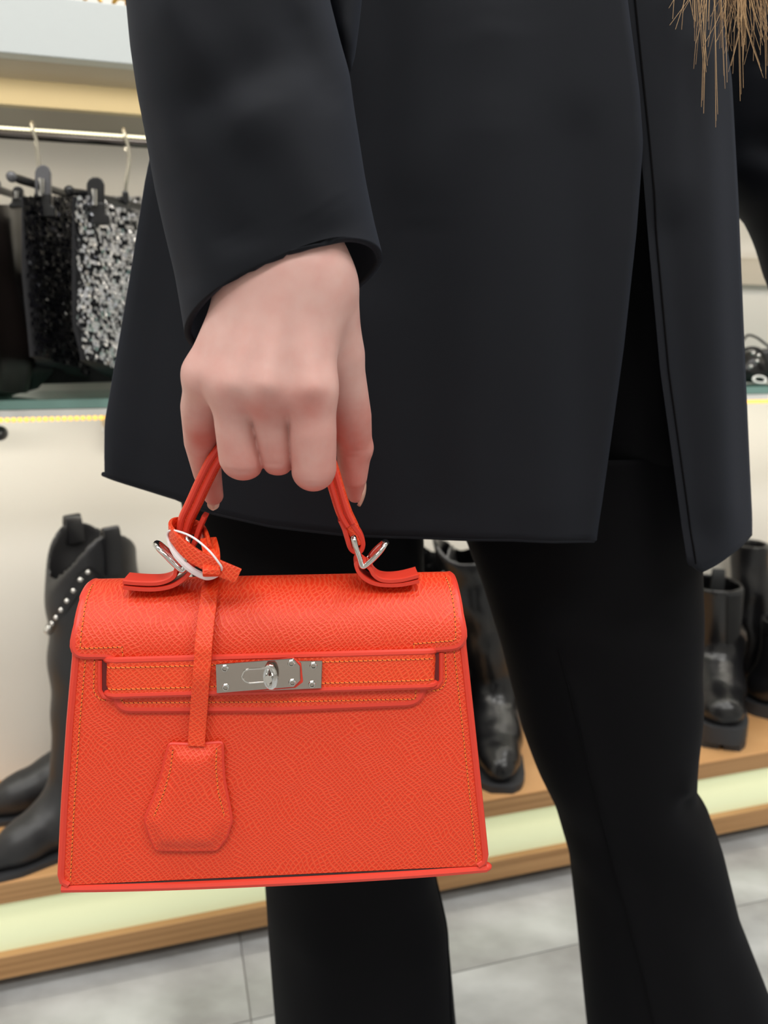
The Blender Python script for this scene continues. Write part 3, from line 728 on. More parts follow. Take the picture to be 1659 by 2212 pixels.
# jacket: side and back panel, wrapped round the body, open at the front
jL = edge([(300, -350), (325, 100), (328, 300), (305, 450), (280, 620), (245, 850), (221, 1020)])
jR = edge([(1310, -350), (1352, 0), (1378, 200), (1386, 310), (1372, 500), (1345, 750), (1318, 950), (1300, 1080), (1287, 1170)])
hem = lambda x: float(np.interp(x, [220, 300, 395, 460, 600, 750, 910, 1100, 1285], [1022, 1043, 1066, 1090, 1116, 1131, 1140, 1150, 1168]))
jf = [(850, 0, 800, 600, 60, 0.004), (1050, 100, 1180, 1100, 90, -0.004), (900, 500, 940, 1100, 80, 0.004), (330, 380, 260, 1000, 40, -0.004), (1040, 300, 980, 1130, 70, -0.003), (1240, 300, 1260, 1150, 50, 0.003)]
y0, y1 = -350.0, 1168.0; nu, nv = 90, 90; V = []; F = []
def jpt(u, y):
    if u <= 1:                                         # the side panel, right edge (u=0) to left edge (u=1)
        xr, xl = jR(y), jL(y); x = xr+(xl-xr)*u
        yy = y+(hem(x)-y1)*max(0, (y-y0)/(y1-y0))**3
        p = P(x, yy, 0.0+np.interp(u, [0, 1], [0.478, 0.515]))
        p[1] -= 0.036*math.sin(math.pi*min(u*0.9+0.05, 1))**0.8-0.008
        p[1] += fold_depth(jf, x, yy); return p
    k = u-1; base = jpt(1.0, y); far = jpt(0.12, y)    # round the back, returning behind the body
    p = base*(1-k)+far*k; p[1] = base[1]+0.20*math.sin(math.pi*min(k, .5))+0.0; p[0] = base[0]*(1-k)+far[0]*k-0.02*math.sin(math.pi*k); p[2] = base[2]*(1-k)+far[2]*k
    p[1] += 0.02*k; return p
for j in range(nv+1):
    y = y0+(y1-y0)*j/nv
    for i in range(nu+1): V.append(jpt(1.85*i/nu, y))
for j in range(nv):
    for i in range(nu): F.append((j*(nu+1)+i, j*(nu+1)+i+1, (j+1)*(nu+1)+i+1, (j+1)*(nu+1)+i))
jk = part('jacket', V, F, M['cloth'], PR, sharp=80, label='long black suit jacket')
so = jk.modifiers.new('solid', 'SOLIDIFY'); so.thickness = 0.003; so.offset = 0
def jsurf(x, y, off=0.002):
    u = (x-jR(y))/(jL(y)-jR(y)); p = jpt(min(max(u, 0), 1), y); p[1] -= off; return p
hp = [jsurf(x, hem(x)-0, 0.0)+np.array([0, 0.001, 0.001]) for x in np.linspace(240, 1275, 60)]
hp = [jpt((x-jR(y1))/(jL(y1)-jR(y1)), y1) for x in np.linspace(1284, 224, 70)]
part('hem', *tube(hp, 0.0016, 6, upv=(0, 0, 1)), M['cloth'], jk)

# left front panel with its folded edge
fl_L = edge([(1335, -350), (1355, 0), (1385, 300), (1408, 560), (1430, 800), (1462, 1020), (1490, 1215)])
fl_R = edge([(1540, -350), (1558, 60), (1575, 170), (1590, 440), (1605, 800), (1620, 1155)])
fh = lambda x: float(np.interp(x, [1485, 1507, 1525, 1560, 1620], [1216, 1232, 1218, 1190, 1156]))
V = []; F = []; nu, nv = 26, 80; yb = 1200.0; ff = [(1500, 100, 1540, 1100, 40, -0.004), (1440, 500, 1500, 1150, 26, 0.003), (1420, 0, 1440, 420, 36, -0.004)]
def fpt(u, y):
    uu = max(0, min(u, 1)); xl, xr = fl_L(y), fl_R(y); x = xl+(xr-xl)*uu; yy = y+(fh(x)-yb)*max(0, (y-y0)/(yb-y0))**6
    p = P(x, yy, 0.485+0.035*uu); p[1] -= 0.010*math.sin(math.pi*uu); p[1] += fold_depth(ff, x, yy)
    if u < 0: p[1] += -u*0.05; p[0] += 0.004
    if u > 1: p[1] += (u-1)*0.28; p[0] += 0.02*(u-1)
    return p
us = [-0.2, 0]+[i/20 for i in range(1, 21)]+[1.1, 1.25, 1.45, 1.7]
for j in range(nv+1):
    y = y0+(yb-y0)*j/nv
    for u in us: V.append(fpt(u, y))
n = len(us)
for j in range(nv):
    for i in range(n-1): F.append((j*n+i, j*n+i+1, (j+1)*n+i+1, (j+1)*n+i))
fp = part('jacket_front', V, F, M['cloth'], jk, sharp=80, label='loose front edge of the jacket')
so = fp.modifiers.new('solid', 'SOLIDIFY'); so.thickness = 0.003; so.offset = 0
def fs(x, y, off): return fpt((x-fl_L(y))/(fl_R(y)-fl_L(y)), y)-np.array([0, off, 0])
Y = np.arange(-340, 1200, 10.0); lst = [fs(fl_L(y)+11, y, 0.0019) for y in Y]
part('edge_seam', *tube(lst, 0.0006, 5), M['lining'], jk)

# right sleeve with open cuff
CUFF = {'L': (413, 738), 'N': (588, 556), 'R': (820, 566), 'F': (610, 716)}
sL = edge([(285, -350), (293, 0), (300, 110), (312, 200), (330, 310), (345, 400), (362, 480), (385, 580), (400, 660), (413, 740)])
sR = edge([(650, -350), (705, 0), (728, 90), (748, 160), (757, 230), (768, 300), (780, 380), (800, 480), (821, 566)])
sf = [(420, 60, 560, 240, 45, -0.004), (470, 200, 640, 120, 45, 0.004), (600, 200, 700, 420, 60, -0.0035), (420, 330, 520, 470, 50, 0.003), (640, 60, 700, 180, 40, 0.005), (360, 250, 420, 600, 40, 0.003)]
def spt(a, v):
    yl = -350+(738+350)*v; yr = -350+(566+350)*v; Yc = 0.375-0.01*v
    A = P(sL(yl), yl, Yc); B = P(sR(yr), yr, Yc)
    C = (A+B)/2; s_ = math.sin(a); c_ = math.cos(a)
    T = 0.062-0.012*v
    e = v**2.2
    xn = (sL(yl)+sR(yr))/2; yn = (yl+yr)/2
    Np = P(xn, yn, Yc-T) if v < 0 else None
    up_n = C+np.array([0, -T, 0]); up_f = C+np.array([0, T, 0])
    Nn = P(CUFF['N'][0], CUFF['N'][1], Yc-T); Nf = P(CUFF['F'][0], CUFF['F'][1], Yc+T)
    N_ = up_n*(1-e)+Nn*e; F_ = up_f*(1-e)+Nf*e
    ax = (B-A)/2
    p = C+ax*(-c_)+((N_-C)*s_ if s_ > 0 else (F_-C)*(-s_))
    if s_ > 0:
        x = sL(yl)+(sR(yr)-sL(yl))*(0.5-0.5*c_); yy = yl+(yr-yl)*(0.5-0.5*c_)
        p = p+np.array([0, fold_depth(sf, x, yy)*min(1, 3*s_), 0])
    return p
V = []; F = []; nu, nv = 72, 90
for j in range(nv+1):
    for i in range(nu): V.append(spt(2*math.pi*i/nu, j/nv))
for j in range(nv):
    for i in range(nu):
        k = (i+1) % nu; F.append((j*nu+i, j*nu+k, (j+1)*nu+k, (j+1)*nu+i))
sv = part('sleeve', V, F, M['cloth'], jk, sharp=80, label='right sleeve with open cuff')
so = sv.modifiers.new('solid', 'SOLIDIFY'); so.thickness = 0.003; so.offset = 0
# loose fold of cloth behind the elbow
V, F = [], []
fo_L = edge([(690, -350), (700, 0), (728, 100), (742, 150), (750, 160)]); fo_R = edge([(800, -350), (782, 0), (775, 60), (765, 130), (754, 160)])
cloth_tube('elbow_fold', fo_L, fo_R, -350, 158, const(0.415), lambda y: 0.016*min(1, max(0.05, (165-y)/60)), M['cloth'], jk, nv=24, nu=24)
# left sleeve at the far right
cloth_tube('far_sleeve', edge([(1520, -350), (1545, 100), (1560, 380), (1592, 440), (1622, 462), (1650, 520), (1672, 590), (1700, 650)]), edge([(1830, -350), (1870, 200), (1890, 450), (1895, 560), (1890, 650), (1880, 700)]),
    -350, 650, const(0.66), const(0.06), M['cloth'], jk, nv=50, folds=[(1590, 100, 1640, 330, 12, -0.006), (1600, 330, 1680, 380, 30, 0.01), (1600, 170, 1690, 200, 16, 0.008), (1640, 420, 1700, 400, 26, -0.012), (1650, 60, 1700, 120, 26, 0.008)], label='left sleeve')

# hair
hb = MB()
def strand(x0, x1, ylen, w_, bend=0, y00=-420):
    n = 11; pts = []
    for k in range(n):
        t = k/(n-1); y = y00+(ylen-y00)*t
        x = x0+(x1-x0)*t**1.6+bend*math.sin(t*math.pi)*14+(bend*70*max(0, t-0.72)**1.3*3 if abs(bend) > 0.8 else 0)
        pts.append(P(x, y, 0.462+0.02*w_))
    hb.add(*tube(pts, [0.00028*(1-0.6*i/(n-1)) for i in range(n)], 4, caps=False))
for k in range(120):
    x0 = random.gauss(1585, 42); ln = random.choice([15, 30, 50, 70, 95, 130])+random.gauss(0, 22)
    strand(x0, x0+random.gauss(0, 16)+(x0-1580)*0.35, ln, random.random(), random.gauss(0, .9))
for (x0, x1, ln, bn) in [(1500, 1524, 170, -.3), (1530, 1522, 245, .1), (1542, 1546, 275, 0), (1545, 1568, 192, .4), (1560, 1604, 168, 1.0), (1590, 1598, 218, .2), (1580, 1650, 172, 1.2), (1640, 1657, 170, .2), (1600, 1610, 125, .3), (1575, 1612, 108, .9), (1630, 1655, 78, .3), (1610, 1650, 80, -.2), (1498, 1500, 60, .2)]:
    for q in range(3): strand(x0+random.gauss(0, 3), x1+random.gauss(0, 4), ln-q*14, random.random(), bn)
hb.part('hair', M['hair'], PR, label='ends of long light brown hair')

# ------------------------------------------------------------------ arm and hand: one implicit surface
def J(px, py, Y, r): return (P(px, py, Y), r)
k1 = 0.012
meta = [((680, 595, .338, .0115), (668, 838, .3290, .0110)), ((640, 585, .334, .013), (580, 828, .3255, .0110)), ((590, 590, .335, .013), (506, 826, .3290, .0102)), ((548, 610, .340, .0115), (447, 806, .3380, .0098))]
fing = {
 'index': [(668, 842, .3295, .0110), (674, 930, .3315, .0106), (677, 1012, .3350, .0101), (676, 1008, .358, .0090), (672, 960, .372, .0080), (668, 930, .374, .0070)],
 'middle': [(580, 832, .3260, .0105), (590, 905, .3330, .0102), (600, 979, .3385, .0099), (604, 975, .357, .0086), (602, 935, .372, .0078), (600, 905, .373, .0070)],
 'ring': [(506, 830, .3290, .0100), (514, 910, .3345, .0102), (525, 986, .3380, .0107), (532, 982, .358, .0086), (534, 945, .372, .0078), (536, 915, .373, .0070)],
 'pinky': [(447, 815, .3380, .0093), (435, 880, .3500, .0093), (437, 954, .3660, .0086), (448, 1022, .3790, .0070), (461, 1070, .3850, .0051)],
 'thumb': [(715, 690, .3500, .0105), (736, 800, .3600, .0112), (757, 900, .3720, .0102), (765, 965, .3800, .0090), (762, 1030, .3850, .0074), (767, 1070, .3890, .0040)],
}
KN = [P(668, 858, .320), P(574, 838, .317), P(506, 842, .322), P(430, 950, .36)]
def hand_sdf(X):
    d = None
    for a, b_ in meta:
        c = cone(X, P(*a[:3]), P(*b_[:3]), a[3], b_[3]); d = c if d is None else smin(d, c, 0.014)
    d = smin(d, cone(X, P(640, 650, .352), P(580, 790, .352), 0.017, 0.014), 0.014)
    d = smin(d, cone(X, P(700, 640, .348), P(728, 760, .357), 0.0125, 0.0115), 0.014)
    fa = cone(X, P(645, 600, .343), P(600, 380, .352), 0.0170, 0.021); fb_ = cone(X, P(592, 600, .343), P(540, 380, .352), 0.0170, 0.021)
    d = smin(d, smin(fa, fb_, 0.02), 0.016)
    for i, a in enumerate(((640, 640, .3245, 672, 835, .3175), (606, 640, .3225, 580, 828, .3140), (575, 650, .3235, 512, 826, .3175), (548, 665, .328, 455, 805, .3275))):
        d = smin(d, cone(X, P(*a[:3]), P(*a[3:]), 0.0012, 0.0022), 0.007)
    outs = []; raw = []
    for nm, ch in fing.items():
        f_ = None
        for a, b_ in zip(ch[:-1], ch[1:]):
            c = cone(X, P(*a[:3]), P(*b_[:3]), a[3], b_[3]); f_ = c if f_ is None else np.minimum(f_, c)
        if nm in ('index', 'middle', 'ring'):
            q = ch[2]; f_ = smin(f_, np.linalg.norm(X-P(q[0], q[1]+3, q[2]+0.006), axis=-1)-q[3]*0.93, 0.002)
        if nm == 'thumb':
            f_ = smin(f_, np.linalg.norm(X-P(778, 968, .380), axis=-1)-0.0062, 0.003)
        raw.append(f_); outs.append(smin(d, f_, 0.0065 if nm != 'thumb' else 0.005))
    r = outs[0]
    for o in outs[1:]: r = np.minimum(r, o)
    low = np.clip((P(600, 880, .33)[2]-X[..., 2])/0.008, 0, 1)
    for i, j in ((0, 1), (1, 2), (2, 3), (0, 4)):
        q = raw[i]-raw[j]; r = r+0.0010*np.exp(-(q/0.0015)**2)*low
    for nm, (gx, gy, gr) in (('i', (677, 1040, .014)), ('i2', (677, 1030, .014)), ('r', (525, 1018, .014)), ('m', (601, 1003, .012)), ('t', (740, 972, .010))):
        c = P(gx, gy, .33 if nm != 't' else .372); q = np.linalg.norm(X-c, axis=-1)
        r = r+0.0003*np.exp(-((X[..., 2]-c[2]+0.02*(X[..., 0]-c[0]))/0.0006)**2)*np.exp(-(q/gr)**2)
    return r
lo = P(385, 1120, .34); hi = P(820, 330, .34)
V, F = nets(hand_sdf, (P(380, 900, .36)[0]-.004, .296, P(600, 1110, .39)[2]-.004), (P(815, 960, .39)[0]+.004, .405, P(600, 400, .34)[2]), 0.0009)
hand = part('body', V, F, M['skin'], PR, sharp=80, label='right hand and forearm, fair skin')
me = hand.data; VV = np.array(V); fl_ = np.zeros(len(VV))
def bump_(c, s_, a): return a*np.exp(-((VV-c)**2).sum(1)/(s_*s_))
fl_ += bump_(P(668, 870, .320), .008, .55)+bump_(P(572, 868, .319), .009, .45)+bump_(P(495, 855, .324), .008, .28)+bump_(P(425, 955, .35), .010, .3)
fl_ += bump_(P(420, 830, .33), .010, .15)
for c in (P(677, 1045, .337), P(602, 1010, .336), P(528, 1018, .338)): fl_ += bump_(c, .012, .25)
for c in (P(757, 900, .367), P(762, 990, .375), P(765, 1060, .384), P(745, 950, .368)): fl_ += bump_(c, .015, .20)
for c in (P(455, 1060, .375), P(460, 960, .355)): fl_ += bump_(c, .010, .25)
zt = P(600, 870, .33)[2]; fl_ += 0.26*np.clip((zt+0.006-VV[:, 2])/0.025, 0, 1)+0.12  # lower fingers: shade put into the colour together with real redness
at = me.attributes.new('flush_shade', 'FLOAT', 'POINT'); at.data.foreach_set('value', np.clip(fl_, 0, 1).astype(np.float32))
sm = hand.modifiers.new('smooth', 'SMOOTH'); sm.factor = 0.5; sm.iterations = 3
# nails
def nail(c, ax, up, side, ln, wd_, th):
    up = np.array(up, float); up /= np.linalg.norm(up); side = np.array(side, float); side -= up*(side@up); side /= np.linalg.norm(side); nrm = np.cross(up, side)
    V = []; F = []; nu, nv = 12, 24
    for k in (0, 1):
        for j in range(nv+1):
            for i in range(nu+1):
                u = i/nu*2-1; v = j/nv; w_ = wd_*(0.85+0.15*math.sin(v*math.pi))*(1 if v < .75 else math.sqrt(max(0.02, 1-((v-.75)/.27)**2)))
                V.append(c+up*ln*(v-0.5)+side*u*w_-nrm*(u*u*wd_*0.35)-up*(ln*0.10*u*u*v)+nrm*(th if k else 0)-nrm*(0.0012*(2*v-1)**2))
    n = (nu+1)*(nv+1); I = lambda j, i: j*(nu+1)+i
    for j in range(nv):
        for i in range(nu):
            F.append((I(j, i), I(j, i+1), I(j+1, i+1), I(j+1, i))); F.append(tuple(n+q for q in (I(j, i), I(j+1, i), I(j+1, i+1), I(j, i+1))))
        for i in (0, nu): F.append((I(j, i), I(j+1, i), n+I(j+1, i), n+I(j, i)))
    for i in range(nu):
        for j in (0, nv): F.append((I(j, i), I(j, i+1), n+I(j, i+1), n+I(j, i)))
    return V, F
c = P(787, 1068, .391); up = P(775, 1101, .394)-P(790, 1036, .389)
part('thumbnail', *nail(c, None, up, (0, 1, 0.0), 0.0150, 0.0046, 0.0006), M['nail'], hand)
c = P(462, 1083, .3890); up = P(461, 1100, .3910)-P(465, 1050, .3885)
part('fingernail', *nail(c, None, up, (-1, 0, 0), 0.0095, 0.0032, 0.0005), M['nail'], hand)

# ================================================================== the handbag
YAW = math.radians(4.0)
BC = P(592, 1893, 0.323); DB = 0.0415
RX = np.array([math.cos(YAW), math.sin(YAW), 0]); RY = np.array([-math.sin(YAW), math.cos(YAW), 0])
BO = BC+RY*DB; BO = np.array([BO[0], BO[1], BO[2]])
HBG = thing('handbag', 'orange-red grained leather handbag with silver turn lock, held in the hand', 'handbag', BO, YAW)
def toL(p): q = np.array(p)-BO; return np.array([q@RX, q@RY, q[2]])
def BL(px, py, yl):
    d = ray(px, py); o = CO-BO; t = (yl-o@RY)/(d@RY); q = o+d*t; return np.array([q@RX, q@RY, q[2]])
HT = 0.1332; ZK = 0.109
Y0F = -0.0415; YK = -0.027
# profile from crest forward and down: list of (y, z), parametrised by arc length v (v<0 behind the crest)
prof = []
for q in np.linspace(0, math.pi/2, 24): prof.append((YK*math.sin(q)**1.0, ZK+(HT-ZK)*math.cos(q)))
for z in np.linspace(ZK, 0, 30)[1:]: prof.append((YK+(Y0F-YK)*((ZK-z)/ZK)**0.9, z))
prof = np.array(prof); seg = np.r_[0, np.cumsum(np.linalg.norm(np.diff(prof, axis=0), axis=1))]
def prf(v):
    a = abs(v); y = np.interp(a, seg, prof[:, 0]); z = np.interp(a, seg, prof[:, 1])
    e = 0.0012; a0, a1 = max(a-e, 0), a+e
    ty = np.interp(a1, seg, prof[:, 0])-np.interp(a0, seg, prof[:, 0]); tz = np.interp(a1, seg, prof[:, 1])-np.interp(a0, seg, prof[:, 1])
    l = math.hypot(ty, tz)+1e-9; ny, nz = tz/l, -ty/l
    if a < 1e-6: ny, nz = 0, 1
    if v < 0: y, ny = -y, -ny
    return y, z, ny, nz
def mp3(x, v, off=0.0):
    y, z, ny, nz = prf(v); return np.array([x, y+ny*off, z+nz*off])
def Fp(px, py, off=0.0):
    """pixel on the bag's front -> (x, v)"""
    d = ray(px, py); o = CO-BO; best = None
    dl = np.array([d@RX, d@RY, d[2]]); ol = np.array([o@RX, o@RY, o[2]])
    vs = np.linspace(0, seg[-1], 900); ys = np.interp(vs, seg, prof[:, 0])-off; zs = np.interp(vs, seg, prof[:, 1])
    # height of ray at each profile depth
    t = (ys-ol[1])/dl[1]; zr = ol[2]+dl[2]*t; g = zr-zs
    i = None
    for k in range(len(vs)-1, 0, -1):
        if g[k-1] <= 0 < g[k] or g[k-1] >= 0 > g[k]: i = k; break
    if i is None: i = 1 if abs(g[0]) < abs(g[-1]) else len(vs)-1
    w_ = g[i]/(g[i]-g[i-1]+1e-12); w_ = min(max(w_, 0), 1); tt = t[i]*(1-w_)+t[i-1]*w_
    return float(ol[0]+dl[0]*tt), float(vs[i]*(1-w_)+vs[i-1]*w_)
def sheet(name, poly, off0, off1, m, parent=HBG, dv=0.003, dx=0.02, fmap=mp3, label=None, rnd=0.0, **k):
    """flat outline in (x, v) wrapped on the bag's front between two offsets"""
    bm = bmesh.new(); vs = [bm.verts.new((p[0], p[1], 0)) for p in poly]; f = bm.faces.new(vs)
    bmesh.ops.triangulate(bm, faces=[f])
    xs = [p[0] for p in poly]; ys = [p[1] for p in poly]
    for a in np.arange(min(ys)+dv, max(ys), dv):
        bmesh.ops.bisect_plane(bm, geom=bm.verts[:]+bm.edges[:]+bm.faces[:], plane_co=(0, a, 0), plane_no=(0, 1, 0), dist=1e-7)
    for a in np.arange(min(xs)+dx, max(xs), dx):
        bmesh.ops.bisect_plane(bm, geom=bm.verts[:]+bm.edges[:]+bm.faces[:], plane_co=(a, 0, 0), plane_no=(1, 0, 0), dist=1e-7)
    bm.verts.index_update(); n = len(bm.verts); A = [(v.co.x, v.co.y) for v in bm.verts]
    ring = [(e.verts[0].index, e.verts[1].index) for e in bm.edges if len(e.link_faces) == 1]
    FF = [tuple(v.index for v in f.verts) for f in bm.faces]; bm.free()
    V = [fmap(x, v, off1) for x, v in A]+[fmap(x, v, off0) for x, v in A]
    F = FF+[tuple(q+n for q in f[::-1]) for f in FF]+[(a, b_, b_+n, a+n) for a, b_ in ring]
    return part(name, V, F, m, parent, local=True, sharp=30, label=label, **k)
def rounded(poly, rads, n=5):
    out = []; N = len(poly)
    for i, p in enumerate(poly):
        r = rads[i] if hasattr(rads, '__len__') else rads
        p = np.array(p[:2], float); a = np.array(poly[i-1][:2], float); b_ = np.array(poly[(i+1) % N][:2], float)
        if r <= 0: out.append(tuple(p)); continue
        da, db = a-p, b_-p; la, lb = np.linalg.norm(da), np.linalg.norm(db); q = min(r, la*.49, lb*.49); s_ = p+da/la*q; e = p+db/lb*q
        for k in range(n+1):
            t = k/n; c = (1-t)**2*s_+2*t*(1-t)*p+t*t*e; out.append(tuple(c))
    return out
def outline_tube(name, path, off, r, m, closed=False, parent=HBG, fmap=mp3, r2=None):
    pts = []
    P2 = [np.array(p) for p in path]
    if closed: P2 = P2+[P2[0]]
    for a, b_ in zip(P2[:-1], P2[1:]):
        n = max(1, int(np.linalg.norm(b_-a)/0.003))
        for k in range(n): pts.append(a+(b_-a)*k/n)
    if not closed: pts.append(P2[-1])
    return part(name, *tube([fmap(p[0], p[1], off) for p in pts], r, 8, closed=closed, r2=r2), m, parent, local=True)
ST = MB(); HO = MB()
def stitch(path, off, fmap=mp3, step=0.00205, r=0.00026, skew=0.00018):
    P2 = [np.array(p, float) for p in path]; cum = np.r_[0, np.cumsum([np.linalg.norm(b_-a) for a, b_ in zip(P2[:-1], P2[1:])])]
    L = cum[-1]; n = max(1, int(L/step))
    at = lambda s_: np.array([np.interp(s_, cum, [p[0] for p in P2]), np.interp(s_, cum, [p[1] for p in P2])])
    for k in range(n):
        a, b_ = at(L*k/n+0.00022), at(L*(k+1)/n-0.00022); d = b_-a; l = np.linalg.norm(d)+1e-9; nn = np.array([-d[1], d[0]])/l*skew
        a3, m3, b3 = fmap(*(a-nn), off-0.00008), fmap(*((a+b_)/2), off+0.0002), fmap(*(b_+nn), off-0.00008)
        ST.add(*tube([a3, m3, b3], [r*.8, r, r*.8], 5)); h = at(L*k/n); c = fmap(*h, off+0.00001)
        HO.add(*ellipsoid(c, (0.0003, 0.00018, 0.0003), 6, 4))

# --- bag body: closed leather box, narrower and thinner at the top
FL = [Fp(*p) for p in ((193, 1275), (165, 1412), (152, 1560), (140, 1740), (130, 1880))]
FR = [Fp(*p) for p in ((978, 1262), (1000, 1395), (1018, 1560), (1037, 1740), (1050, 1855))]
vmax = seg[-1]-0.0012
FL[-1] = (FL[-1][0], vmax); FR[-1] = (FR[-1][0], vmax)
xl = lambda v: float(np.interp(v, [p[1] for p in FL], [p[0] for p in FL])); xr = lambda v: float(np.interp(v, [p[1] for p in FR], [p[0] for p in FR]))
V = []; F = []; nv, nx, nw = 44, 24, 10
for j in range(nv+1):
    v = 0.004+(vmax-0.004)*j/nv; yf, z, ny, nz = prf(v); a, b_ = xl(v)+0.0012, xr(v)-0.0012
    ring = []
    for i in range(nx+1):
        u = i/nx; x = a+(b_-a)*u; ring.append((x, yf+0.0005, z))
    for i in range(1, nw): 
        u = i/nw; fold = 0.010*math.sin(math.pi*u)*(1-0.7*j/nv); ring.append((b_-fold, yf+0.0005+(-2*yf-0.001)*u, z))
    for i in range(nx+1):
        u = i/nx; ring.append((b_+(a-b_)*u, -yf-0.0005, z))
    for i in range(1, nw):
        u = i/nw; fold = 0.010*math.sin(math.pi*u)*(1-0.7*j/nv); ring.append((a+fold, -yf-0.0005+(2*yf+0.001)*u, z))
    V += ring
m_ = len(ring)
for j in range(nv):
    for i in range(m_):
        k = (i+1) % m_; F.append((j*m_+i, j*m_+k, (j+1)*m_+k, (j+1)*m_+i))
F.append(tuple(range(m_))); F.append(tuple(nv*m_+i for i in range(m_))[::-1])
part('bag_body', V, F, M['orange'], HBG, local=True, sharp=35)
# front panel skin, standing a little proud, with painted piping up both sides
vt = FL[1][1]-0.02
fpoly = [(xl(v)+0.0004, v) for v in np.linspace(vt, vmax-0.004, 24)]+[(xl(vmax)+0.004, vmax)]+[(xr(vmax)-0.004, vmax)]+[(xr(v)-0.0004, v) for v in np.linspace(vmax-0.004, vt, 24)]
sheet('front_panel', fpoly, -0.0004, 0.0012, M['orange'])
for sd, fn in ((1, xl), (-1, xr)):
    pth = [(fn(v)+sd*0.0002, v) for v in np.linspace(vt, vmax-0.005, 30)]+[(fn(vmax)+sd*0.0012, vmax-0.0018), (fn(vmax)+sd*0.004, vmax)]
    outline_tube('side_piping', pth, 0.0004, 0.0019, M['orange_edge'])
    stitch([(fn(v)+sd*0.0047, v) for v in np.linspace(vt+0.01, vmax-0.002, 30)], 0.0013)
# base and its piping, with a dark tube painting the shade under the front panel
bx0, bx1 = xl(vmax), xr(vmax)
base = MB(); base.add(*lbox(bx0+0.001, bx1-0.001, Y0F+0.002, -Y0F-0.002, -0.0022, 0.0006)); base.part('base', M['orange_edge'], HBG, local=True, bevel=0.001)
gp = [(x, Y0F-0.0002, 0.0002) for x in np.linspace(bx0+0.012, bx1-0.006, 30)]
part('gap_shade_strip', *tube(gp, 0.0009, 6), M['gap'], HBG, local=True)
bp = [np.array((x, Y0F-0.0012+0.0012*abs((x-bx0)/(bx1-bx0)*2-1)**3, -0.0020+0.0012*((x-bx0)/(bx1-bx0)*2-1)**2)) for x in np.linspace(bx0+0.0005, bx1+0.0002, 50)]
part('base_piping', *tube(bp, 0.0021, 8), M['orange_edge'], HBG, local=True)
for x in (bx0+0.004, bx1-0.001):
    part('corner_tip', *ellipsoid((x, Y0F+0.001, -0.0008), (0.0042, 0.003, 0.0022)), M['orange_edge'], HBG, local=True)

# --- flap: ears left and right, centre tongue below, wrapped over the crest
tp = -0.020
L1 = [Fp(192, 1285)[0], Fp(190, 1290)[0]]
ears = [(Fp(194, 1275)[0], tp), (Fp(194, 1275)[0], 0.012), Fp(184, 1300), Fp(172, 1350), Fp(160, 1412), Fp(235, 1412), Fp(252, 1416), Fp(255, 1440), Fp(257, 1528), Fp(600, 1527), Fp(911, 1514),
        Fp(912, 1425), Fp(909, 1402), Fp(930, 1399), Fp(1003, 1392), Fp(992, 1330), Fp(984, 1285), (Fp(978, 1262)[0], 0.012), (Fp(978, 1262)[0], tp)]
rad = [0, 0, 0, 0, .006, .004, .003, 0, .006, 0, .008, 0, .003, .004, .007, 0, 0, 0, 0]
FLP = rounded(ears, rad)
sheet('flap', FLP, 0.0006, 0.0034, M['orange'], dv=0.0025)
fe = [p for p in FLP if p[1] > -0.019]
outline_tube('flap_edge', [(FLP[0][0], -0.018)]+FLP[1:-1]+[(FLP[-1][0], -0.018)], 0.0016, 0.0021, M['orange_edge'])
# stitching along the flap
stitch([(Fp(200, 1275)[0]+0.001, 0.004), Fp(193, 1300), Fp(184, 1350), Fp(179, 1396), Fp(180, 1398), Fp(268, 1395)], 0.0035)
stitch([Fp(268, 1395), Fp(271, 1424)], 0.0035)
stitch([(Fp(968, 1265)[0]-0.001, 0.004), Fp(973, 1290), Fp(980, 1330), Fp(982, 1376), Fp(980, 1380), Fp(892, 1387)], 0.0035)
stitch([Fp(892, 1387), Fp(894, 1412)], 0.0035)
stitch([Fp(268, 1480), Fp(268, 1513), Fp(600, 1511), Fp(895, 1505), Fp(897, 1475)], 0.0035)
# keyhole slots at both ends of the belt
for sg, (x0, x1) in ((1, (222, 236)), (-1, (934, 948))):
    if sg == 1:
        pth = [Fp(x0-4, 1425), Fp(x0-4, 1488), Fp(x0+4, 1503), Fp(x0+20, 1508), Fp(x0+34, 1503)]
        dk = [Fp(x0-3, 1420), Fp(x0-3, 1490), Fp(x0+14, 1503), Fp(x0+30, 1500), Fp(x0+30, 1420)]
        stc = [Fp(206, 1425), Fp(204, 1490), Fp(210, 1502), Fp(222, 1511), Fp(250, 1508)]
    else:
        pth = [Fp(x1+4, 1408), Fp(x1+4, 1468), Fp(x1-4, 1480), Fp(x1-20, 1486), Fp(x1-34, 1480)]
        dk = [Fp(x1+3, 1402), Fp(x1+3, 1468), Fp(x1-12, 1480), Fp(x1-28, 1476), Fp(x1-28, 1400)]
        stc = [Fp(961, 1410), Fp(963, 1470), Fp(956, 1482), Fp(945, 1490), Fp(922, 1490)]
    sheet('slot_shade', rounded(dk, 0.003), 0.001, 0.0016, M['slot_shade'])  # thin dark red patch stands for the shade inside the opening
    outline_tube('slot_rim', pth, 0.0014, 0.0011, M['orange_edge'])
    stitch(stc, 0.0013)
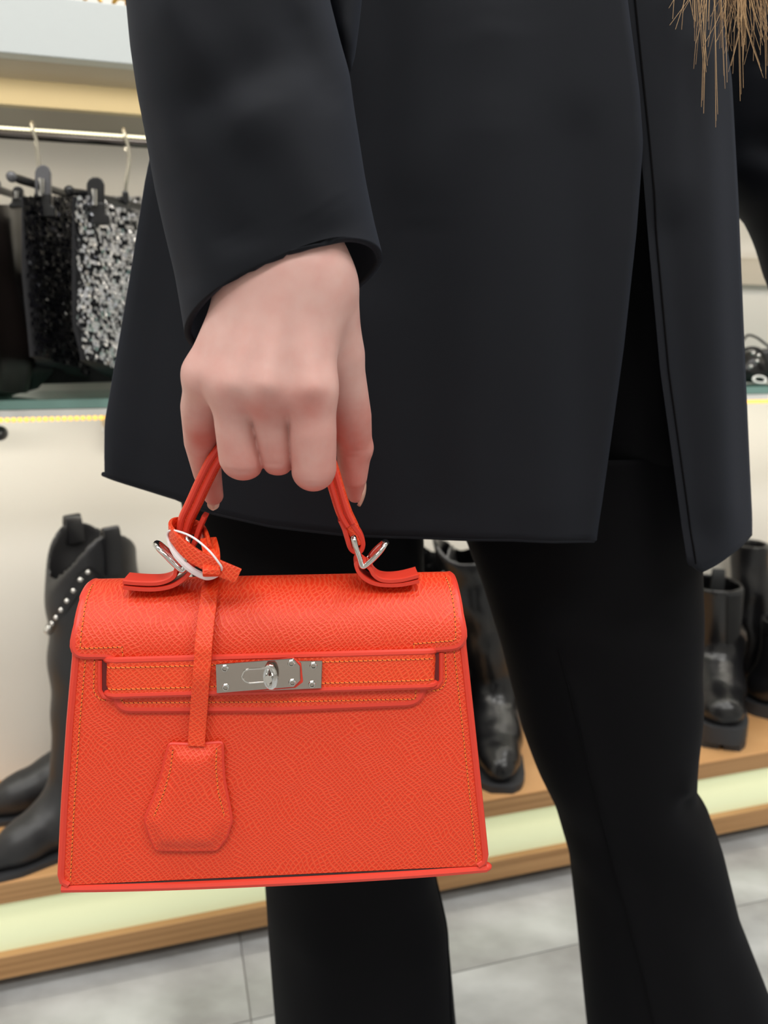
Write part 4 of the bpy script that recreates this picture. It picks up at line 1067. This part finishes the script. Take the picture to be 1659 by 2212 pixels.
# --- belt strap across the front, ends diving into the slots
xa, va = Fp(228, 1457); xb, vb = Fp(943, 1437)
vc = lambda x: va+(vb-va)*(x-xa)/(xb-xa)
hw = (Fp(600, 1484)[1]-Fp(600, 1412)[1])/2
vmid = (Fp(600, 1484)[1]+Fp(600, 1412)[1])/2
def belt_off(x, off):
    e = min(x-xa, xb-x)/0.006; e = min(max(e, 0), 1); return -0.002+(off+0.002)*math.sqrt(max(0, 1-(1-e)**2))
vce = lambda x: (va+(vmid-va)*min(1, (x-xa)/0.05)) if x < (xa+xb)/2 else (vb+(vmid-vb)*min(1, (xb-x)/0.05))
bf = lambda x, v, off: mp3(x, vmid+v, belt_off(x, off))
bp_ = [(x, -hw) for x in np.linspace(xa, xb, 60)]+[(x, hw) for x in np.linspace(xb, xa, 60)]
sheet('belt_strap', bp_, 0.0036, 0.0062, M['orange_side'], dv=0.004, dx=0.0012 if False else 0.004, fmap=bf)
for v in (-hw, hw):
    outline_tube('belt_edge', [(xa+0.0003, v), (xb-0.0003, v)], 0.0050, 0.0017, M['orange_edge'], fmap=bf)
    s_ = -1 if v > 0 else 1
    stitch([(xa+0.002, v+s_*0.0030), (xb-0.002, v+s_*0.0030)], 0.0063, fmap=bf, step=0.0022)
# --- lock
def plate(name, pts, off, th, parent, m='plate', bevel=0.0003, **k):
    V = [mp3(*Fp(*p), off) for p in pts]; c = np.mean(V, 0); nrm = mp3(*Fp(600, 1445), 1)-mp3(*Fp(600, 1445), 0)
    # flatten
    A = np.array(V); A = A-np.outer((A-c)@nrm, nrm); V, F = extrude_poly(list(A), nrm*th); return part(name, V, F, M[m], parent, local=True, smooth=False, bevel=bevel, **k)
nrm = mp3(*Fp(600, 1445), 1)-mp3(*Fp(600, 1445), 0)
bpz = plate('lock_plate', [(560, 1420), (697, 1419), (695, 1476), (560, 1482)], 0.0068, 0.0012, HBG)
plate('lock_back_edge', [(490, 1408), (545, 1407), (545, 1413), (490, 1414)], 0.0040, 0.001, HBG)
plate('lock_back_edge', [(636, 1407), (691, 1404), (692, 1410), (636, 1413)], 0.0040, 0.001, HBG)
plate('strap_tongue', [(480, 1428), (636, 1410), (652, 1424), (656, 1462), (640, 1474), (478, 1488)], 0.0082, 0.0008, HBG, 'orange_edge')
hpz = plate('hasp_plate', [(473, 1424), (636, 1411), (650, 1427), (651, 1456), (637, 1470), (475, 1483)], 0.0091, 0.0013, HBG)
for (x, y) in ((492, 1432), (494, 1471), (632, 1422), (634, 1461)):
    c = mp3(*Fp(x, y), 0.0105); T_ = [c+0.0013*np.array([math.cos(q), 0, math.sin(q)]) for q in np.linspace(0, 2*math.pi, 14, endpoint=False)]
    part('rivet', *tube(T_, 0.00045, 6, closed=True), M['chrome'], hpz, local=True)
for (x, y) in ((678, 1429), (675, 1468)):
    c = mp3(*Fp(x, y), 0.0082); T_ = [c+0.0013*np.array([math.cos(q), 0, math.sin(q)]) for q in np.linspace(0, 2*math.pi, 14, endpoint=False)]
    part('rivet', *tube(T_, 0.00045, 6, closed=True), M['chrome'], bpz, local=True)
win = [(528, 1447), (533, 1437), (543, 1433), (580, 1431), (580, 1459), (545, 1462), (535, 1458), (529, 1452)]
part('lock_window_rim', *tube([mp3(*Fp(*p), 0.0105) for p in win], 0.0005, 6, closed=True), M['chrome'], hpz, local=True)
plate('lock_window', win, 0.0104, 0.0002, hpz, 'plate', bevel=0)
# turn lock: upright loop
kc = mp3(*Fp(589, 1445), .0140); tl = [kc+np.array([0.0021*math.cos(q), -0.0010*math.cos(q), 0.0050*math.sin(q)]) for q in np.linspace(0, 2*math.pi, 20, endpoint=False)]
tn_ = part('turn_knob', *tube(tl, 0.0010, 8, closed=True, upv=(0, 1, 0), r2=0.0013), M['chrome'], HBG, local=True)
part('knob_stem', *tube([mp3(*Fp(586, 1446), .0105), mp3(*Fp(585, 1446), .0172)], 0.0019, 10), M['chrome'], HBG, local=True)

# --- handle
hx = [(405, 1166, .000), (398, 1150, .000), (404, 1120, .000), (420, 1085, .000), (443, 1035, .000), (470, 985, .000), (505, 945, .000), (555, 925, .000), (605, 922, .000), (655, 932, .000), (692, 962, .000), (712, 1005, .000), (727, 1055, 0), (743, 1105, .000), (762, 1140, .000), (776, 1172, .000)]
HP = [BL(x, y, d) for x, y, d in hx]; HPs = catmull(HP, 6); n_ = len(HPs)
wd_ = [0.0025+0.0014*min(1, min(i, n_-1-i)/12) for i in range(n_)]
dp_ = [0.0050 for i in range(n_)]
hd = part('handle', *tube(HPs, dp_, 12, upv=(0, 1, 0), r2=wd_, power=4), M['orange_side'], HBG, local=True)
for o_ in (-0.0015, 0.0015):
    T_, N_ = frames(HPs, upv=(0, 1, 0)); q = [HPs[i]+np.array([0, -0.0048, 0])+np.cross(T_[i], N_[i])*o_*(wd_[i]/0.0034) for i in range(8, n_-8)]
    part('handle_edge', *tube(q, 0.0015, 8), M['orange_edge'], HBG, local=True)
# handle ends: folded-over strap loops round the rings
def ribbon_path(px, wdt, th, m, name, parent=HBG, up=(0, 1, 0), n=6, power=6, label=None):
    pts = catmull([BL(x, y, d) for x, y, d in px], n); return part(name, *tube(pts, wdt, 12, upv=up, r2=th, power=power), m, parent, local=True, label=label)
ribbon_path([(744, 1100, 0), (760, 1128, 0), (776, 1150, 0), (783, 1170, 0), (779, 1185, 0), (768, 1188, 0), (757, 1180, 0), (750, 1160, 0), (744, 1140, 0), (735, 1120, 0)], 0.0052, 0.0013, M['orange_edge'], 'handle_loop')
ribbon_path([(398, 1125, 0), (388, 1150, 0), (391, 1172, 0), (402, 1186, 0), (414, 1182, 0), (424, 1165, 0), (432, 1140, 0), (444, 1112, 0)], 0.0052, 0.0013, M['orange_edge'], 'handle_loop')
# chrome triangular rings
def ring3(px): return part('handle_ring', *tube(catmull([BL(x, y, d-0.0095) for x, y, d in px], 6, closed=True), 0.00135, 10, closed=True), M['chrome'], HBG, local=True)
ring3([(764, 1162, -.006), (768, 1180, -.008), (776, 1205, -.0085), (783, 1224, -.0085), (798, 1215, -.0085), (818, 1195, -.008), (832, 1176, -.005), (834, 1171, 0), (828, 1172, .004), (808, 1190, .007), (790, 1212, .008), (778, 1205, .008), (770, 1180, .006), (765, 1164, 0)])
ring3([(405, 1164, -.006), (404, 1180, -.008), (402, 1205, -.0085), (396, 1232, -.0085), (380, 1222, -.0085), (358, 1200, -.008), (340, 1182, -.005), (336, 1175, 0), (343, 1174, .004), (362, 1190, .007), (388, 1214, .008), (398, 1205, .008), (402, 1180, .006), (405, 1166, 0)])
# leather tabs on the crest holding the rings
def tab(px, name='handle_tab'): return ribbon_path([(x, y, -0.0115) for x, y, d in px], 0.0068, 0.0011, M['orange_edge'], name, power=8)
tab([(902, 1247, 0), (870, 1254, 0), (840, 1256, 0), (810, 1253, 0), (788, 1243, 0), (774, 1228, 0), (769, 1212, 0), (776, 1206, 0), (788, 1214, 0)])
tab([(901, 1236, 0), (870, 1244, 0), (842, 1247, 0), (820, 1244, 0), (806, 1234, 0), (799, 1222, 0), (790, 1213, 0)])
tab([(273, 1260, 0), (310, 1264, 0), (345, 1264, 0), (376, 1258, 0), (400, 1244, 0), (415, 1226, 0), (416, 1212, 0), (406, 1206, 0)])
tab([(273, 1249, 0), (310, 1252, 0), (345, 1252, 0), (368, 1246, 0), (382, 1236, 0), (386, 1222, 0), (396, 1210, 0)])
o = ST.part('stitching', M['thread'], HBG, local=True, kind='stuff', label='amber stitching thread')
HO.part('needle_holes', M['needle_hole'], HBG, local=True, kind='stuff')

# ================================================================== leather tag (clochette) hanging from the handle
TG = thing('leather_tag', 'orange leather bell-shaped tag on a long flat strap tied to the handle', 'tag', BO+RX*float(BL(425, 1700, -.045)[0])+RY*(-0.045)+np.array([0, 0, float(BL(425, 1700, -.045)[2])]), YAW)
tgo = np.array([float(BL(425, 1700, -.045)[0]), -0.045, float(BL(425, 1700, -.045)[2])])
def tl_(V): return [np.array(v)-tgo for v in V]
ST2 = MB()
def foff(px, py, off):
    return mp3(*Fp(px, py, off*0.9), off)
sp = [BL(514, 1244, -.030), BL(490, 1234, -.031), BL(462, 1222, -.031), BL(430, 1207, -.029), BL(400, 1186, -.026), BL(378, 1163, -.020), BL(368, 1146, -.010), BL(378, 1134, .002), BL(405, 1133, .009), BL(435, 1146, .009), BL(447, 1165, -.004), BL(453, 1190, -.020)]
V, F = tube(catmull(sp, 6), 0.0036, 12, upv=(0, 0.1, 1), r2=0.0009, power=8); part('knot_loop', tl_(V), F, M['orange_side'], TG, local=True)
sp = [BL(450, 1165, -.006), BL(456, 1190, -.020), BL(457, 1215, -.028), BL(457, 1240, -.0325)]+[foff(x, y, o) for x, y, o in ((455, 1268, .0055), (453, 1300, .0058), (447, 1350, .0065), (441, 1400, .0085), (439, 1430, .0092), (436, 1465, .0092), (433, 1500, .0075), (430, 1540, .0055), (427, 1575, .0045), (425, 1612, .0045))]
SPc = catmull(sp, 6)
V, F = tube(SPc, 0.0039, 12, upv=(1, 0, 0), r2=0.0009, power=8); part('tag_strap', tl_(V), F, M['orange_side'], TG, local=True)
cl = [(370, 1602), (425, 1604), (481, 1599), (482, 1640), (485, 1680), (494, 1725), (500, 1758), (500, 1768), (490, 1800), (470, 1826), (404, 1827), (342, 1826), (330, 1800), (319, 1765), (322, 1752), (340, 1710), (352, 1675), (360, 1640)]
clp = rounded([Fp(*p) for p in cl], 0.0012, 3)
cm = np.mean(clp, 0)
dd = np.array(clp)
def clmap(x, v, off):
    q_ = np.array([x, v])-dd; e_ = np.roll(dd, -1, 0)-dd; t_ = np.clip((q_*e_).sum(1)/((e_**2).sum(1)+1e-12), 0, 1); d = np.min(np.linalg.norm(q_-e_*t_[:, None], axis=1)); b_ = 1-math.exp(-(d/0.004)**2)
    return mp3(x, v, 0.0022+(off+(0.0028*b_ if off > 0 else 0)))-tgo
bm_ = sheet('bell_cover', clp, 0.0, 0.0020, M['orange'], parent=TG, dv=0.0022, dx=0.0022, fmap=clmap)
outline_tube('bell_edge', clp, 0.0008, 0.0011, M['orange_edge'], closed=True, parent=TG, fmap=lambda x, v, off: mp3(x, v, 0.0022+off)-tgo)
ST.V = []; ST.F = []; HO.V = []; HO.F = []
ins = lambda pts: [Fp(*p) for p in pts]
cfm = lambda x, v, off: clmap(x, v, 0.0020)+np.array([0, -(off), 0])
stitch(ins([(378, 1612), (374, 1650), (360, 1700), (338, 1752)]), 0.0001, fmap=cfm, step=0.0019); stitch(ins([(471, 1609), (470, 1650), (475, 1700), (488, 1752)]), 0.0001, fmap=cfm, step=0.0019)
ST.part('stitching', M['thread'], TG, local=True, kind='stuff')
HO.part('needle_holes', M['needle_hole'], TG, local=True, kind='stuff')

# white tag string looped round the handle foot
sr = MB()
A = [BL(362, 1158, -.012), BL(368, 1146, -.016), BL(392, 1150, -.024), BL(420, 1163, -.030), BL(450, 1188, -.034), BL(470, 1212, -.035), BL(479, 1228, -.033), BL(470, 1242, -.026), BL(446, 1246, -.022), BL(415, 1232, -.020), BL(392, 1212, -.018), BL(372, 1186, -.014)]
Cc = catmull(A, 6, closed=True); n_ = len(Cc)
rr = [0.0005+(0.0011 if n_*0.60 < i < n_*0.94 else 0) for i in range(n_)]
rr = [float(np.mean([rr[(i+k) % n_] for k in range(-4, 5)])) for i in range(n_)]
V, F = tube([BO+RX*p[0]+RY*p[1]+np.array([0, 0, p[2]]) for p in Cc], rr, 8, closed=True)
o = part('tag_string', V, F, M['string'])
tag(o, 'thin white plastic string looped round the left foot of the bag handle', 'string')
